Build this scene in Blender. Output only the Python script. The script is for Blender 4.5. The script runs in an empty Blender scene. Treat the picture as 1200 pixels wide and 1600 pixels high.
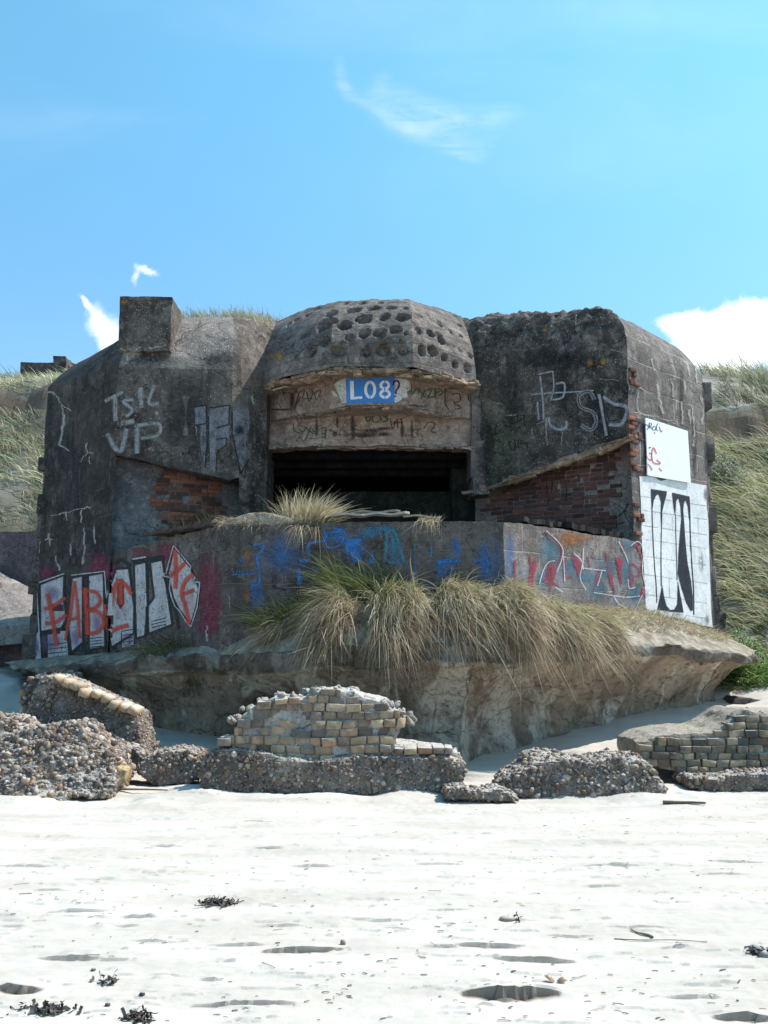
import bpy, math, random
import numpy as np
from mathutils import Vector
from mathutils.bvhtree import BVHTree
from mathutils.geometry import delaunay_2d_cdt

S = bpy.context.scene
COL = S.collection
RNG = np.random.default_rng(7)
random.seed(7)

# ------------------------------------------------------------------ camera
PITCH = math.atan(200 / 1500)
CAM = np.array([0.0, 0.0, 1.6])
cam_d = bpy.data.cameras.new('camera')
cam_d.sensor_fit = 'VERTICAL'; cam_d.sensor_height = 36; cam_d.lens = 36 * 1500 / 1600
cam_d.clip_start = 0.05; cam_d.clip_end = 2000
cam = bpy.data.objects.new('camera', cam_d); COL.objects.link(cam)
cam.location = CAM; cam.rotation_euler = (math.pi / 2 + PITCH, 0, 0)
S.camera = cam

# ------------------------------------------------------------------ exposure
S.view_settings.view_transform = 'Standard'
S.view_settings.look = 'None'
S.view_settings.gamma = 1
S.view_settings.exposure = 0.50
S.cycles.transparent_max_bounces = 24
S.cycles.max_bounces = 6
S.cycles.diffuse_bounces = 4

# ------------------------------------------------------------------ sun
EL, AZ = math.radians(52), math.radians(16)      # azimuth from +X towards +Y
SUN = Vector((math.cos(EL) * math.cos(AZ), math.cos(EL) * math.sin(AZ), math.sin(EL)))
sd = bpy.data.lights.new('sun', 'SUN'); sd.energy = 5.0; sd.angle = math.radians(.5); sd.color = (1, .955, .89)
so = bpy.data.objects.new('sun', sd); COL.objects.link(so)
so.rotation_euler = (-SUN).to_track_quat('-Z', 'Y').to_euler(); so.location = (20, 5, 30)

# ------------------------------------------------------------------ picture helper: a ray of the photo reaches depth Y
def ray(px, py):
    u = (px - 600) / 1500; v = (800 - py) / 1500
    return np.array([u, math.cos(PITCH) - v * math.sin(PITCH), math.sin(PITCH) + v * math.cos(PITCH)])
def P(px, py, Y):
    r = ray(px, py); return CAM + r * (Y / r[1])
def Zat(py, Y): return float(P(600, py, Y)[2])
def Xat(px, py, Y): return float(P(px, py, Y)[0])

# ------------------------------------------------------------------ node helper
class NT:
    def __init__(s, tree): s.t = tree
    def n(s, kind, ins=None, **props):
        nd = s.t.nodes.new(kind)
        for k, v in props.items(): setattr(nd, k, v)
        for k, v in (ins or {}).items(): s.set(nd, k, v)
        return nd
    def set(s, nd, k, v):
        i = nd.inputs[k]
        if isinstance(v, bpy.types.NodeSocket): s.t.links.new(v, i)
        else: i.default_value = v
    def m(s, op, a, b=0.0, c=None, clamp=False):
        nd = s.t.nodes.new('ShaderNodeMath'); nd.operation = op; nd.use_clamp = clamp
        for i, v in enumerate((a, b, c)):
            if v is None: continue
            s.set(nd, i, v)
        return nd.outputs[0]
    def mix(s, f, a, b, blend='MIX'):
        nd = s.t.nodes.new('ShaderNodeMix'); nd.data_type = 'RGBA'; nd.blend_type = blend
        nd.clamp_factor = True
        s.set(nd, 0, f)
        for k, v in ((6, a), (7, b)):
            if isinstance(v, (tuple, list)) and len(v) == 3: v = (*v, 1)
            s.set(nd, k, v)
        return nd.outputs[2]
    def sstep(s, x, a, b):
        nd = s.t.nodes.new('ShaderNodeMapRange'); nd.interpolation_type = 'SMOOTHSTEP'
        s.set(nd, 0, x); s.set(nd, 1, a); s.set(nd, 2, b); s.set(nd, 3, 0.0); s.set(nd, 4, 1.0)
        return nd.outputs[0]
    def noise(s, vec, scale, detail=4, rough=.55, dist=0.0):
        nd = s.t.nodes.new('ShaderNodeTexNoise')
        s.t.links.new(vec, nd.inputs['Vector'])
        nd.inputs['Scale'].default_value = scale; nd.inputs['Detail'].default_value = detail
        nd.inputs['Roughness'].default_value = rough; nd.inputs['Distortion'].default_value = dist
        return nd.outputs[0]
    def vor(s, vec, scale, feature='F1', out='Distance', rand=1.0):
        nd = s.t.nodes.new('ShaderNodeTexVoronoi'); nd.feature = feature
        s.t.links.new(vec, nd.inputs['Vector'])
        nd.inputs['Scale'].default_value = scale; nd.inputs['Randomness'].default_value = rand
        return nd.outputs[out]
    def vmap(s, vec, scale=(1, 1, 1), loc=(0, 0, 0), rot=(0, 0, 0)):
        nd = s.t.nodes.new('ShaderNodeMapping'); s.t.links.new(vec, nd.inputs[0])
        nd.inputs['Scale'].default_value = scale; nd.inputs['Location'].default_value = loc
        nd.inputs['Rotation'].default_value = rot
        return nd.outputs[0]
    def bump(s, h, strength=.5, dist=.02, normal=None):
        nd = s.t.nodes.new('ShaderNodeBump'); s.set(nd, 'Height', h)
        nd.inputs['Strength'].default_value = strength; nd.inputs['Distance'].default_value = dist
        if normal is not None: s.t.links.new(normal, nd.inputs['Normal'])
        return nd.outputs[0]

def new_mat(name):
    m = bpy.data.materials.new(name); m.use_nodes = True
    nt = NT(m.node_tree); m.node_tree.nodes.clear()
    return m, nt
def finish(nt, col, rough=.9, normal=None, alpha=None, spec=.25, transl=None):
    b = nt.n('ShaderNodeBsdfPrincipled')
    if isinstance(col, tuple): col = (*col[:3], 1)
    nt.set(b, 'Base Color', col); nt.set(b, 'Roughness', rough)
    b.inputs['Specular IOR Level'].default_value = spec
    if normal is not None: nt.set(b, 'Normal', normal)
    out = b.outputs[0]
    if transl:
        t = nt.n('ShaderNodeBsdfTranslucent'); nt.set(t, 'Color', col)
        mx = nt.n('ShaderNodeMixShader'); mx.inputs[0].default_value = transl
        nt.t.links.new(out, mx.inputs[1]); nt.t.links.new(t.outputs[0], mx.inputs[2]); out = mx.outputs[0]
    if alpha is not None:
        t = nt.n('ShaderNodeBsdfTransparent'); mx = nt.n('ShaderNodeMixShader')
        nt.set(mx, 0, alpha); nt.t.links.new(t.outputs[0], mx.inputs[1]); nt.t.links.new(out, mx.inputs[2]); out = mx.outputs[0]
    o = nt.n('ShaderNodeOutputMaterial'); nt.t.links.new(out, o.inputs[0])
def obj_co(nt): return nt.n('ShaderNodeTexCoord').outputs['Object']
def col_attr(nt):
    return nt.n('ShaderNodeAttribute', attribute_name='Col')

# ------------------------------------------------------------------ sky with its few clouds, in directions of the dome
W = bpy.data.worlds.new('World'); S.world = W; W.use_nodes = True
W.node_tree.nodes.clear(); nt = NT(W.node_tree)
sky = nt.n('ShaderNodeTexSky'); sky.sky_type = 'NISHITA'; sky.sun_disc = False
sky.sun_elevation = EL; sky.sun_rotation = math.radians(90) - AZ
sky.air_density = 1.0; sky.dust_density = .6; sky.ozone_density = 2.4; sky.altitude = 0
tc = nt.n('ShaderNodeTexCoord').outputs['Generated']
sep = nt.n('ShaderNodeSeparateXYZ', {0: tc})
yy = nt.m('MAXIMUM', sep.outputs[1], .02)
az = nt.m('DIVIDE', sep.outputs[0], yy); el = nt.m('DIVIDE', sep.outputs[2], yy)
uv = nt.n('ShaderNodeCombineXYZ', {0: az, 1: el, 2: 0.0}).outputs[0]
front = nt.sstep(sep.outputs[1], .05, .3)
n1 = nt.noise(uv, 9, 8, .62, .3); n2 = nt.noise(nt.vmap(uv, (14, 14, 1)), 1.6, 7, .66, .6)
def ae(px, py):
    r = ray(px, py); return r[0] / r[1], r[2] / r[1]
def warp(amt, scale, seed):
    q = nt.vmap(uv, (scale, scale, 1), (seed, seed * 2, seed))
    nz = nt.n('ShaderNodeTexNoise', {'Vector': q, 'Scale': 1.0, 'Detail': 6.0, 'Roughness': .6})
    s_ = nt.n('ShaderNodeSeparateXYZ', {0: nz.outputs['Color']})
    return (nt.m('MULTIPLY_ADD', nt.m('SUBTRACT', s_.outputs[0], .5), amt / 1500, az), nt.m('MULTIPLY_ADD', nt.m('SUBTRACT', s_.outputs[1], .5), amt / 1500, el))
def blob(px, py, rx, ry, rot=0, w=None, az=None, el=None):
    az, el = w
    a, e = ae(px, py); k = 1500.0
    dx = nt.m('MULTIPLY', nt.m('SUBTRACT', az, a), k); dy = nt.m('MULTIPLY', nt.m('SUBTRACT', el, e), k)
    c, s_ = math.cos(rot), math.sin(rot)
    u = nt.m('ADD', nt.m('MULTIPLY', dx, c / rx), nt.m('MULTIPLY', dy, s_ / rx))
    v = nt.m('ADD', nt.m('MULTIPLY', dx, -s_ / ry), nt.m('MULTIPLY', dy, c / ry))
    d = nt.m('ADD', nt.m('MULTIPLY', u, u), nt.m('MULTIPLY', v, v))
    return nt.m('EXPONENT', nt.m('MULTIPLY', d, -1.0))
def field(bl, w):
    acc = blob(*bl[0], w=w)
    for b in bl[1:]: acc = nt.m('ADD', acc, blob(*b, w=w))
    return acc
cum = field([(1110, 522, 75, 40), (1180, 510, 70, 52), (1260, 520, 110, 65), (1060, 505, 42, 20), (1150, 545, 90, 30), (1130, 575, 60, 22)], warp(46, 22, 1))
cum = nt.sstep(nt.m('ADD', cum, nt.m('MULTIPLY', nt.m('SUBTRACT', n2, .5), 1.6)), .55, 1.25)
wisp = field([(155, 500, 22, 34, .45), (172, 530, 34, 26, .5), (131, 474, 15, 5, -.7), (230, 423, 17, 7, -.35), (213, 434, 8, 15, 0)], warp(34, 34, 4))
wisp = nt.sstep(nt.m('ADD', wisp, nt.m('MULTIPLY', nt.m('SUBTRACT', n2, .5), 1.3)), .30, 1.4)
cir = field([(532, 105, 16, 34, .15), (540, 135, 26, 12, -.9), (572, 162, 42, 10, -.6), (625, 190, 60, 14, -.48), (690, 215, 75, 18, -.42), (600, 125, 14, 36, -.5), (640, 165, 90, 34, -.5), (700, 236, 60, 12, -.42), (770, 180, 110, 24, .12), (700, 200, 130, 45, -.3)], warp(44, 13, 8))
streak = nt.noise(nt.vmap(uv, (6, 30, 1), rot=(0, 0, .55)), 2.2, 6, .6, .8)
cir = nt.m('MULTIPLY', nt.m('MULTIPLY', nt.sstep(cir, .0, 2.4), nt.sstep(streak, .15, .75)), .27)
hz = nt.m('MULTIPLY', nt.sstep(nt.noise(nt.vmap(uv, (1, 3, 1), rot=(0, 0, -.4)), 1.6, 4, .5, .5), .45, .8), .10)
cover = nt.m('MAXIMUM', nt.m('MAXIMUM', cum, wisp), nt.m('MAXIMUM', cir, hz))
cover = nt.m('MULTIPLY', cover, front, clamp=True)
hs = nt.n('ShaderNodeHueSaturation', {'Hue': .478, 'Saturation': 1.0, 'Value': 1.0, 'Color': sky.outputs[0]})
tint = nt.mix(1.0, hs.outputs[0], nt.mix(nt.sstep(sep.outputs[2], .22, .6), (.90, 1.10, 1.30), (1.00, 1.50, 1.56)), 'MULTIPLY')
shade = nt.mix(nt.sstep(n1, .35, .65), (6.6, 7.0, 7.6), (9.0, 9.1, 9.2))
final = nt.mix(cover, tint, shade)
bg = nt.n('ShaderNodeBackground', {'Color': final, 'Strength': .125})
wo = nt.n('ShaderNodeOutputWorld', {0: bg.outputs[0]})

# ------------------------------------------------------------------ numpy noise
def _hash(i, j, k, seed):
    n = (i * 374761393 + j * 668265263 + k * 2147483647 + seed * 1274126177).astype(np.int64) & 0xffffffff
    n = ((n ^ (n >> 13)) * 1274126177) & 0xffffffff
    n = ((n ^ (n >> 15)) * 2246822519) & 0xffffffff
    return ((n ^ (n >> 16)) & 0xffff) / 65535.0
def vnoise(p, seed=0):
    i = np.floor(p).astype(np.int64); f = p - i; f = f * f * (3 - 2 * f)
    r = 0
    for a in (0, 1):
        for b in (0, 1):
            for c in (0, 1):
                w = (f[:, 0] if a else 1 - f[:, 0]) * (f[:, 1] if b else 1 - f[:, 1]) * (f[:, 2] if c else 1 - f[:, 2])
                r = r + w * _hash(i[:, 0] + a, i[:, 1] + b, i[:, 2] + c, seed)
    return r * 2 - 1
def fbm(p, scale=1.0, oct=4, gain=.5, seed=0):
    p = np.asarray(p, float) * scale; r = 0; a = 1.0; t = 0
    for o in range(oct):
        r = r + a * vnoise(p + 17.3 * o, seed + o); t += a; a *= gain; p = p * 2.03
    return r / t
def rough3(V, amp, scale, oct=4, seed=0):
    V = np.asarray(V, float)
    return V + amp * np.stack([fbm(V, scale, oct, seed=seed), fbm(V, scale, oct, seed=seed + 31), fbm(V, scale, oct, seed=seed + 57)], 1)

# ------------------------------------------------------------------ mesh + object helpers
ORIGIN = {}
def mk(name, V, F, mat, parent=None, smooth=False, col=None, uv=None, loc=None):
    """V world coordinates; F list of index tuples or int array (n,k). Becomes a part of parent, or a thing placed at loc."""
    V = np.asarray(V, float).reshape(-1, 3)
    org = ORIGIN[parent] if parent is not None else (np.array(loc, float) if loc is not None else np.zeros(3))
    me = bpy.data.meshes.new(name)
    if isinstance(F, np.ndarray):
        n, k = F.shape
        me.vertices.add(len(V)); me.vertices.foreach_set('co', (V - org).astype(np.float32).ravel())
        me.loops.add(n * k); me.loops.foreach_set('vertex_index', F.astype(np.int32).ravel())
        me.polygons.add(n)
        me.polygons.foreach_set('loop_start', np.arange(0, n * k, k, dtype=np.int32))
        try: me.polygons.foreach_set('loop_total', np.full(n, k, dtype=np.int32))
        except Exception: pass
        me.update(calc_edges=True)
    else:
        me.from_pydata((V - org).tolist(), [], [tuple(int(i) for i in f) for f in F]); me.update()
    if smooth: me.polygons.foreach_set('use_smooth', np.ones(len(me.polygons), dtype=bool))
    if col is not None:
        col = np.asarray(col, float)
        if col.ndim == 1: col = np.tile(col, (len(V), 1))
        if col.shape[1] == 3: col = np.hstack([col, np.ones((len(col), 1))])
        ca = me.color_attributes.new('Col', 'FLOAT_COLOR', 'POINT'); ca.data.foreach_set('color', col.astype(np.float32).ravel())
    if uv is not None:
        ul = me.uv_layers.new(name='UVMap'); li = np.empty(len(me.loops), dtype=np.int32)
        me.loops.foreach_get('vertex_index', li); ul.data.foreach_set('uv', np.asarray(uv, np.float32)[li].ravel())
    if mat is not None: me.materials.append(mat)
    o = bpy.data.objects.new(name, me); COL.objects.link(o)
    if parent is not None: o.parent = parent
    else: o.location = org
    ORIGIN[o] = org
    return o
def empty(name, loc):
    o = bpy.data.objects.new(name, None); COL.objects.link(o); o.location = loc
    o.empty_display_size = .3; ORIGIN[o] = np.array(loc, float); return o
def tag(o, label=None, cat=None, group=None, kind=None):
    for k, v in (('label', label), ('category', cat), ('group', group), ('kind', kind)):
        if v: o[k] = v
    return o
def grid_faces(nr, nc, base=0, flip=False):
    r, c = np.meshgrid(np.arange(nr - 1), np.arange(nc - 1), indexing='ij')
    a = (r * nc + c).ravel() + base
    F = np.stack([a, a + 1, a + 1 + nc, a + nc], 1)
    return F[:, ::-1].copy() if flip else F
class Acc:
    """collects pieces of one part"""
    def __init__(s): s.V = []; s.F = []; s.C = []; s.U = []; s.n = 0
    def add(s, V, F, C=None, U=None):
        V = np.asarray(V, float).reshape(-1, 3); s.V.append(V)
        s.F.append(np.asarray(F) + s.n); s.n += len(V)
        if C is not None:
            C = np.asarray(C, float)
            s.C.append(np.tile(C, (len(V), 1)) if C.ndim == 1 else C)
        if U is not None: s.U.append(U)
    def build(s, name, mat, parent=None, **k):
        V = np.vstack(s.V); F = np.vstack(s.F)
        return mk(name, V, F, mat, parent, col=np.vstack(s.C) if s.C else None, uv=np.vstack(s.U) if s.U else None, **k)

# rounded block template: subdivided cube pushed towards a superellipsoid
def block_template(n=3, k=7):
    t = np.linspace(-1, 1, n + 1); V = []; idx = {}; F = []
    def vid(p):
        key = tuple(np.round(p, 4))
        if key not in idx: idx[key] = len(V); V.append(p)
        return idx[key]
    for ax in range(3):
        for sgn in (-1, 1):
            for i in range(n):
                for j in range(n):
                    q = []
                    for (a, b) in ((i, j), (i + 1, j), (i + 1, j + 1), (i, j + 1)):
                        p = [0, 0, 0]; p[ax] = sgn; p[(ax + 1) % 3] = t[a]; p[(ax + 2) % 3] = t[b]; q.append(vid(p))
                    F.append(q if sgn > 0 else q[::-1])
    V = np.array(V, float); L = (np.abs(V) ** k).sum(1) ** (1 / k); V = V / L[:, None]
    return V, np.array(F)
BT, BF = block_template()
def bevel_template():
    t = [-1, -.88, .88, 1]; V = []; idx = {}; F = []
    def vid(p):
        key = tuple(np.round(p, 4))
        if key not in idx: idx[key] = len(V); V.append(p)
        return idx[key]
    for ax in range(3):
        for sgn in (-1, 1):
            for i in range(3):
                for j in range(3):
                    q = []
                    for (a, b) in ((i, j), (i + 1, j), (i + 1, j + 1), (i, j + 1)):
                        p = [0, 0, 0]; p[ax] = sgn; p[(ax + 1) % 3] = t[a]; p[(ax + 2) % 3] = t[b]; q.append(vid(p))
                    F.append(q if sgn > 0 else q[::-1])
    V = np.array(V, float); n = (np.abs(V) > .99).sum(1); V = V * np.where(n == 3, .94, np.where(n == 2, .965, 1.0))[:, None]
    return V, np.array(F)
QT, QF = bevel_template()
def ico_template(sub=1):
    import bmesh
    bm = bmesh.new(); bmesh.ops.create_icosphere(bm, subdivisions=sub, radius=1)
    V = np.array([v.co[:] for v in bm.verts]); F = np.array([[v.index for v in f.verts] for f in bm.faces]); bm.free()
    return V, F
IT, IF = ico_template(1)
IT2, IF2 = ico_template(2)
def rot_rand(n):
    q = RNG.normal(size=(n, 4)); q /= np.linalg.norm(q, axis=1)[:, None]; w, x, y, z = q.T
    return np.stack([1 - 2 * (y * y + z * z), 2 * (x * y - w * z), 2 * (x * z + w * y), 2 * (x * y + w * z), 1 - 2 * (x * x + z * z), 2 * (y * z - w * x),
                     2 * (x * z - w * y), 2 * (y * z + w * x), 1 - 2 * (x * x + y * y)], 1).reshape(n, 3, 3)
def scatter(T, TF, pos, scale, R, cols, jit=.12):
    n = len(pos); m = len(T)
    L = T[None] * scale[:, None, :] * (1 + jit * RNG.normal(size=(n, m, 1)))
    V = np.einsum('nij,nmj->nmi', R, L) + pos[:, None]
    F = (TF[None] + (np.arange(n) * m)[:, None, None]).reshape(-1, TF.shape[1])
    C = np.repeat(cols, m, 0)
    return V.reshape(-1, 3), F, C
def lin(h):
    h = h.lstrip('#'); c = [int(h[i:i + 2], 16) / 255 for i in (0, 2, 4)]
    return tuple(x / 12.92 if x < .04045 else ((x + .055) / 1.055) ** 2.4 for x in c)
def smooth01(x): x = np.clip(x, 0, 1); return x * x * (3 - 2 * x)

# ================================================================== materials
def mat_concrete(name, dark, mid, light, streak=.55, pebble=.6, blocks=None, boards=.0, bump=.7, warm=None, dust=0.0):
    dark, mid, light = [tuple(a * b for a, b in zip(c_, (1.17, 1.08, 1.06))) for c_ in (dark, mid, light)]
    m, nt = new_mat(name); co = obj_co(nt)
    big = nt.noise(co, .55, 5, .6, .4); med = nt.noise(co, 3.1, 6, .65); fin = nt.noise(co, 26, 5, .7)
    st = nt.noise(nt.vmap(co, (5.5, 5.5, .32)), 1.0, 5, .6, .3)
    c = nt.mix(nt.sstep(big, .36, .66), dark, mid)
    c = nt.mix(nt.m('MULTIPLY', nt.sstep(med, .45, .75), .75), c, light)
    c = nt.mix(nt.m('MULTIPLY', nt.sstep(st, .5, .74), streak), c, tuple(x * .33 for x in dark))
    st2 = nt.noise(nt.vmap(co, (9, 9, .5), (7, 3, 1)), 1.0, 4, .6, .2)
    c = nt.mix(nt.m('MULTIPLY', nt.sstep(st2, .62, .78), streak * .5), c, tuple(min(1, x * 1.5) for x in light))
    if warm:
        w = nt.noise(co, 1.3, 4, .6, .6); c = nt.mix(nt.m('MULTIPLY', nt.sstep(w, .52, .72), .7), c, warm)
    # aggregate: pale and dark stones showing in the worn face
    vd = nt.vor(co, 30); vc = nt.n('ShaderNodeTexVoronoi', {'Vector': co, 'Scale': 30.0})
    peb = nt.m('SUBTRACT', 1.0, nt.sstep(vd, .18, .34))
    rnd = nt.n('ShaderNodeSeparateXYZ', {0: vc.outputs['Color']})
    lit = nt.m('GREATER_THAN', rnd.outputs[0], .72); drk = nt.m('LESS_THAN', rnd.outputs[0], .3)
    wornm = nt.sstep(nt.noise(co, 1.9, 4, .6), .36, .58)
    c = nt.mix(nt.m('MULTIPLY', nt.m('MULTIPLY', peb, nt.m('MULTIPLY', lit, wornm)), pebble), c, (.50, .48, .44))
    c = nt.mix(nt.m('MULTIPLY', nt.m('MULTIPLY', peb, drk), pebble * .8), c, (.022, .020, .018))
    m2 = nt.noise(co, 9, 6, .72, .3)
    c = nt.mix(nt.m('MULTIPLY', nt.sstep(m2, .52, .66), .5), c, tuple(x * .38 for x in dark))
    c = nt.mix(nt.m('MULTIPLY', nt.sstep(m2, .46, .34), .42), c, tuple(min(1, x * 1.25) for x in light))
    c = nt.mix(nt.m('MULTIPLY', nt.sstep(fin, .48, .7), .6), c, tuple(x * .3 for x in mid))
    crk = nt.vor(nt.vmap(nt.n('ShaderNodeVectorMath', {0: co, 1: nt.n('ShaderNodeTexNoise', {'Vector': co, 'Scale': 3.0, 'Detail': 5.0}).outputs['Color']}, operation='ADD').outputs[0], (.8, .8, .8)), .9, 'DISTANCE_TO_EDGE')
    ck = nt.m('MULTIPLY', nt.m('SUBTRACT', 1.0, nt.sstep(crk, .0, .012)), .7)
    c = nt.mix(ck, c, tuple(x * .3 for x in dark))
    if dust:
        up = nt.n('ShaderNodeSeparateXYZ', {0: nt.n('ShaderNodeNewGeometry').outputs['True Normal']}).outputs[2]
        c = nt.mix(nt.m('MULTIPLY', nt.sstep(nt.m('ADD', up, nt.m('MULTIPLY', nt.m('SUBTRACT', med, .5), 1.2)), .62, .9), dust), c, (.47, .44, .40))
    h = nt.m('SUBTRACT', nt.m('ADD', nt.m('MULTIPLY', fin, .5), nt.m('MULTIPLY', m2, .8)), nt.m('MULTIPLY', ck, .8))
    h = nt.m('ADD', h, nt.m('MULTIPLY', med, .9))
    h = nt.m('ADD', h, nt.m('MULTIPLY', peb, .35))
    if boards:
        uvn = nt.n('ShaderNodeSeparateXYZ', {0: co}).outputs[2]
        wob = nt.m('ADD', uvn, nt.m('MULTIPLY', med, .03))
        fr = nt.m('FRACT', nt.m('DIVIDE', wob, .17)); line = nt.m('SUBTRACT', 1.0, nt.sstep(nt.m('ABSOLUTE', nt.m('SUBTRACT', fr, .5)), .0, .07))
        line = nt.m('MULTIPLY', line, boards)
        c = nt.mix(nt.m('MULTIPLY', line, .6), c, tuple(x * .35 for x in dark)); h = nt.m('SUBTRACT', h, nt.m('MULTIPLY', line, .8))
    if blocks:
        bw, bh, js = blocks
        uvs = nt.n('ShaderNodeUVMap').outputs[0]
        wv = nt.n('ShaderNodeVectorMath', {0: uvs, 1: nt.n('ShaderNodeCombineXYZ', {0: nt.m('MULTIPLY', nt.m('SUBTRACT', med, .5), .07), 1: nt.m('MULTIPLY', nt.m('SUBTRACT', big, .5), .08), 2: 0.0}).outputs[0]}, operation='ADD').outputs[0]
        br = nt.n('ShaderNodeTexBrick', {'Vector': wv, 'Color1': (0.3, 0, 0, 1), 'Color2': (.9, 0, 0, 1), 'Mortar': (0, 0, 0, 1), 'Scale': 1.0, 'Mortar Size': .014, 'Mortar Smooth': .6, 'Brick Width': bw, 'Row Height': bh})
        bc = nt.n('ShaderNodeSeparateXYZ', {0: br.outputs[0]}).outputs[0]
        c = nt.mix(nt.m('MULTIPLY', nt.sstep(bc, .35, .9), .45), c, tuple(x * .6 for x in mid))
        jn = nt.m('MULTIPLY', br.outputs[1], nt.sstep(nt.noise(co, 2.2, 3, .5), .42, .6))
        c = nt.mix(nt.m('MULTIPLY', jn, js), c, tuple(min(1, x * 2.2) for x in light))
        h = nt.m('SUBTRACT', h, nt.m('MULTIPLY', br.outputs[1], 1.2))
    a = col_attr(nt)
    c = nt.mix(1.0, c, a.outputs[0], 'MULTIPLY')
    nrm = nt.bump(h, bump, .03)
    finish(nt, c, .93, nrm, spec=.15)
    return m

def mat_paint(name, rgb, wear=.45, rough=.6, scale=9, amount=1.0):
    """spray or brush paint, worn through by noise; the mesh's own alpha fades soft edges"""
    m, nt = new_mat(name); co = obj_co(nt); a = col_attr(nt)
    n = nt.noise(co, scale, 6, .68); n2 = nt.noise(nt.vmap(co, (7, 7, 1.1)), 1.5, 4, .6)
    f = nt.m('ADD', nt.m('MULTIPLY', n, .7), nt.m('MULTIPLY', n2, .3))
    mask = nt.sstep(f, wear - .17, wear + .07)
    grit = nt.sstep(nt.noise(co, 48, 4, .7), .30, .50); pit = nt.sstep(nt.noise(co, 17, 5, .7), .34, .44)
    k_ = 1.0 if wear > .3 else .45
    mask = nt.m('MULTIPLY', mask, nt.m('SUBTRACT', 1.0, nt.m('MULTIPLY', nt.m('SUBTRACT', 1.0, nt.m('MULTIPLY', grit, pit)), .75 * k_)))
    al = nt.m('MULTIPLY', nt.m('MULTIPLY', mask, a.outputs['Alpha']), amount * (.93 if wear > .3 else 1.0))
    c = nt.mix(nt.m('MULTIPLY', nt.sstep(nt.noise(co, 5, 6, .7), .42, .68), .65 * k_), rgb, tuple(x * .45 + .015 for x in rgb))
    c = nt.mix(nt.m('MULTIPLY', nt.sstep(nt.noise(nt.vmap(co, (8, 8, .6)), 1.0, 4, .6), .55, .72), .4), c, tuple(x * .4 + .02 for x in rgb))
    finish(nt, c, rough, nt.bump(n, .5, .012), alpha=al, spec=.3)
    return m

def mat_attr(name, rough=.9, jitter=.35, scale=30, bump=.5, spec=.2, dist=.01, transl=None, grime=None, dust=0.0):
    """colour comes from each piece's own colour, broken up by noise"""
    m, nt = new_mat(name); co = obj_co(nt); a = col_attr(nt)
    n = nt.noise(co, scale, 5, .65)
    c = nt.mix(nt.m('MULTIPLY', nt.sstep(n, .35, .75), jitter), a.outputs[0], nt.mix(1.0, a.outputs[0], (.42, .40, .38), 'MULTIPLY'))
    if grime:
        g = nt.noise(co, 2.2, 5, .65, .5); c = nt.mix(nt.m('MULTIPLY', nt.sstep(g, .5, .66), .8), c, grime)
    if dust:
        up = nt.n('ShaderNodeSeparateXYZ', {0: nt.n('ShaderNodeNewGeometry').outputs['True Normal']}).outputs[2]
        c = nt.mix(nt.m('MULTIPLY', nt.sstep(nt.m('ADD', up, nt.m('MULTIPLY', nt.m('SUBTRACT', nt.noise(co, 3, 4, .6), .5), 1.4)), .7, 1.0), dust), c, (.47, .44, .40))
    finish(nt, c, rough, nt.bump(n, bump, dist) if bump else None, spec=spec, transl=transl)
    return m

M = {}
M['wall'] = mat_concrete('weathered_concrete', (.032, .029, .026), (.10, .088, .077), (.21, .19, .168), streak=.6, pebble=.7)
M['wall_blocks'] = mat_concrete('block_concrete', (.036, .034, .032), (.108, .098, .088), (.22, .205, .185), streak=.6, pebble=.35, blocks=(.62, .46, .12))
M['side_wall'] = mat_concrete('side_block_concrete', (.10, .092, .085), (.17, .16, .145), (.30, .29, .27), streak=.6, pebble=.2, blocks=(.62, .45, .35))
M['parapet'] = mat_concrete('parapet_concrete', (.058, .053, .05), (.13, .12, .11), (.23, .212, .195), streak=.55, pebble=.45, blocks=(.85, .47, .15))
M['cap'] = mat_concrete('pitted_cap_concrete', (.075, .068, .061), (.155, .142, .128), (.28, .262, .24), streak=.35, pebble=.5, boards=.55)
M['roof'] = mat_concrete('gravelly_roof_concrete', (.065, .06, .053), (.135, .125, .112), (.24, .225, .20), streak=.15, pebble=1.0, bump=1.0)
M['lintel'] = mat_concrete('brown_lintel_concrete', (.19, .145, .115), (.35, .285, .235), (.52, .45, .39), streak=.45, pebble=.15, warm=(.30, .20, .13), boards=.3)
M['ledge'] = mat_concrete('tan_broken_concrete', (.16, .115, .075), (.30, .235, .165), (.45, .38, .29), streak=.2, pebble=.3)
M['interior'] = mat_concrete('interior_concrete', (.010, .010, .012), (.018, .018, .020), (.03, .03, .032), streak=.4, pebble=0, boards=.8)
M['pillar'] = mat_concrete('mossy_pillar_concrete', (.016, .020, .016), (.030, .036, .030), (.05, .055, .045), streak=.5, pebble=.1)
M['plaster'] = mat_concrete('blue_grey_plaster', (.08, .085, .09), (.14, .145, .15), (.26, .265, .27), streak=.3, pebble=.1)
M['jamb'] = mat_concrete('pink_grey_jamb', (.085, .075, .07), (.15, .135, .125), (.25, .23, .21), streak=.4, pebble=.2)
M['slab'] = mat_concrete('slab_concrete', (.15, .14, .135), (.25, .24, .225), (.36, .345, .32), streak=.15, pebble=.6)
M['slab_mauve'] = mat_concrete('mauve_slab_concrete', (.085, .075, .085), (.14, .125, .135), (.2, .18, .19), streak=.3, pebble=.5)

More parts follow.
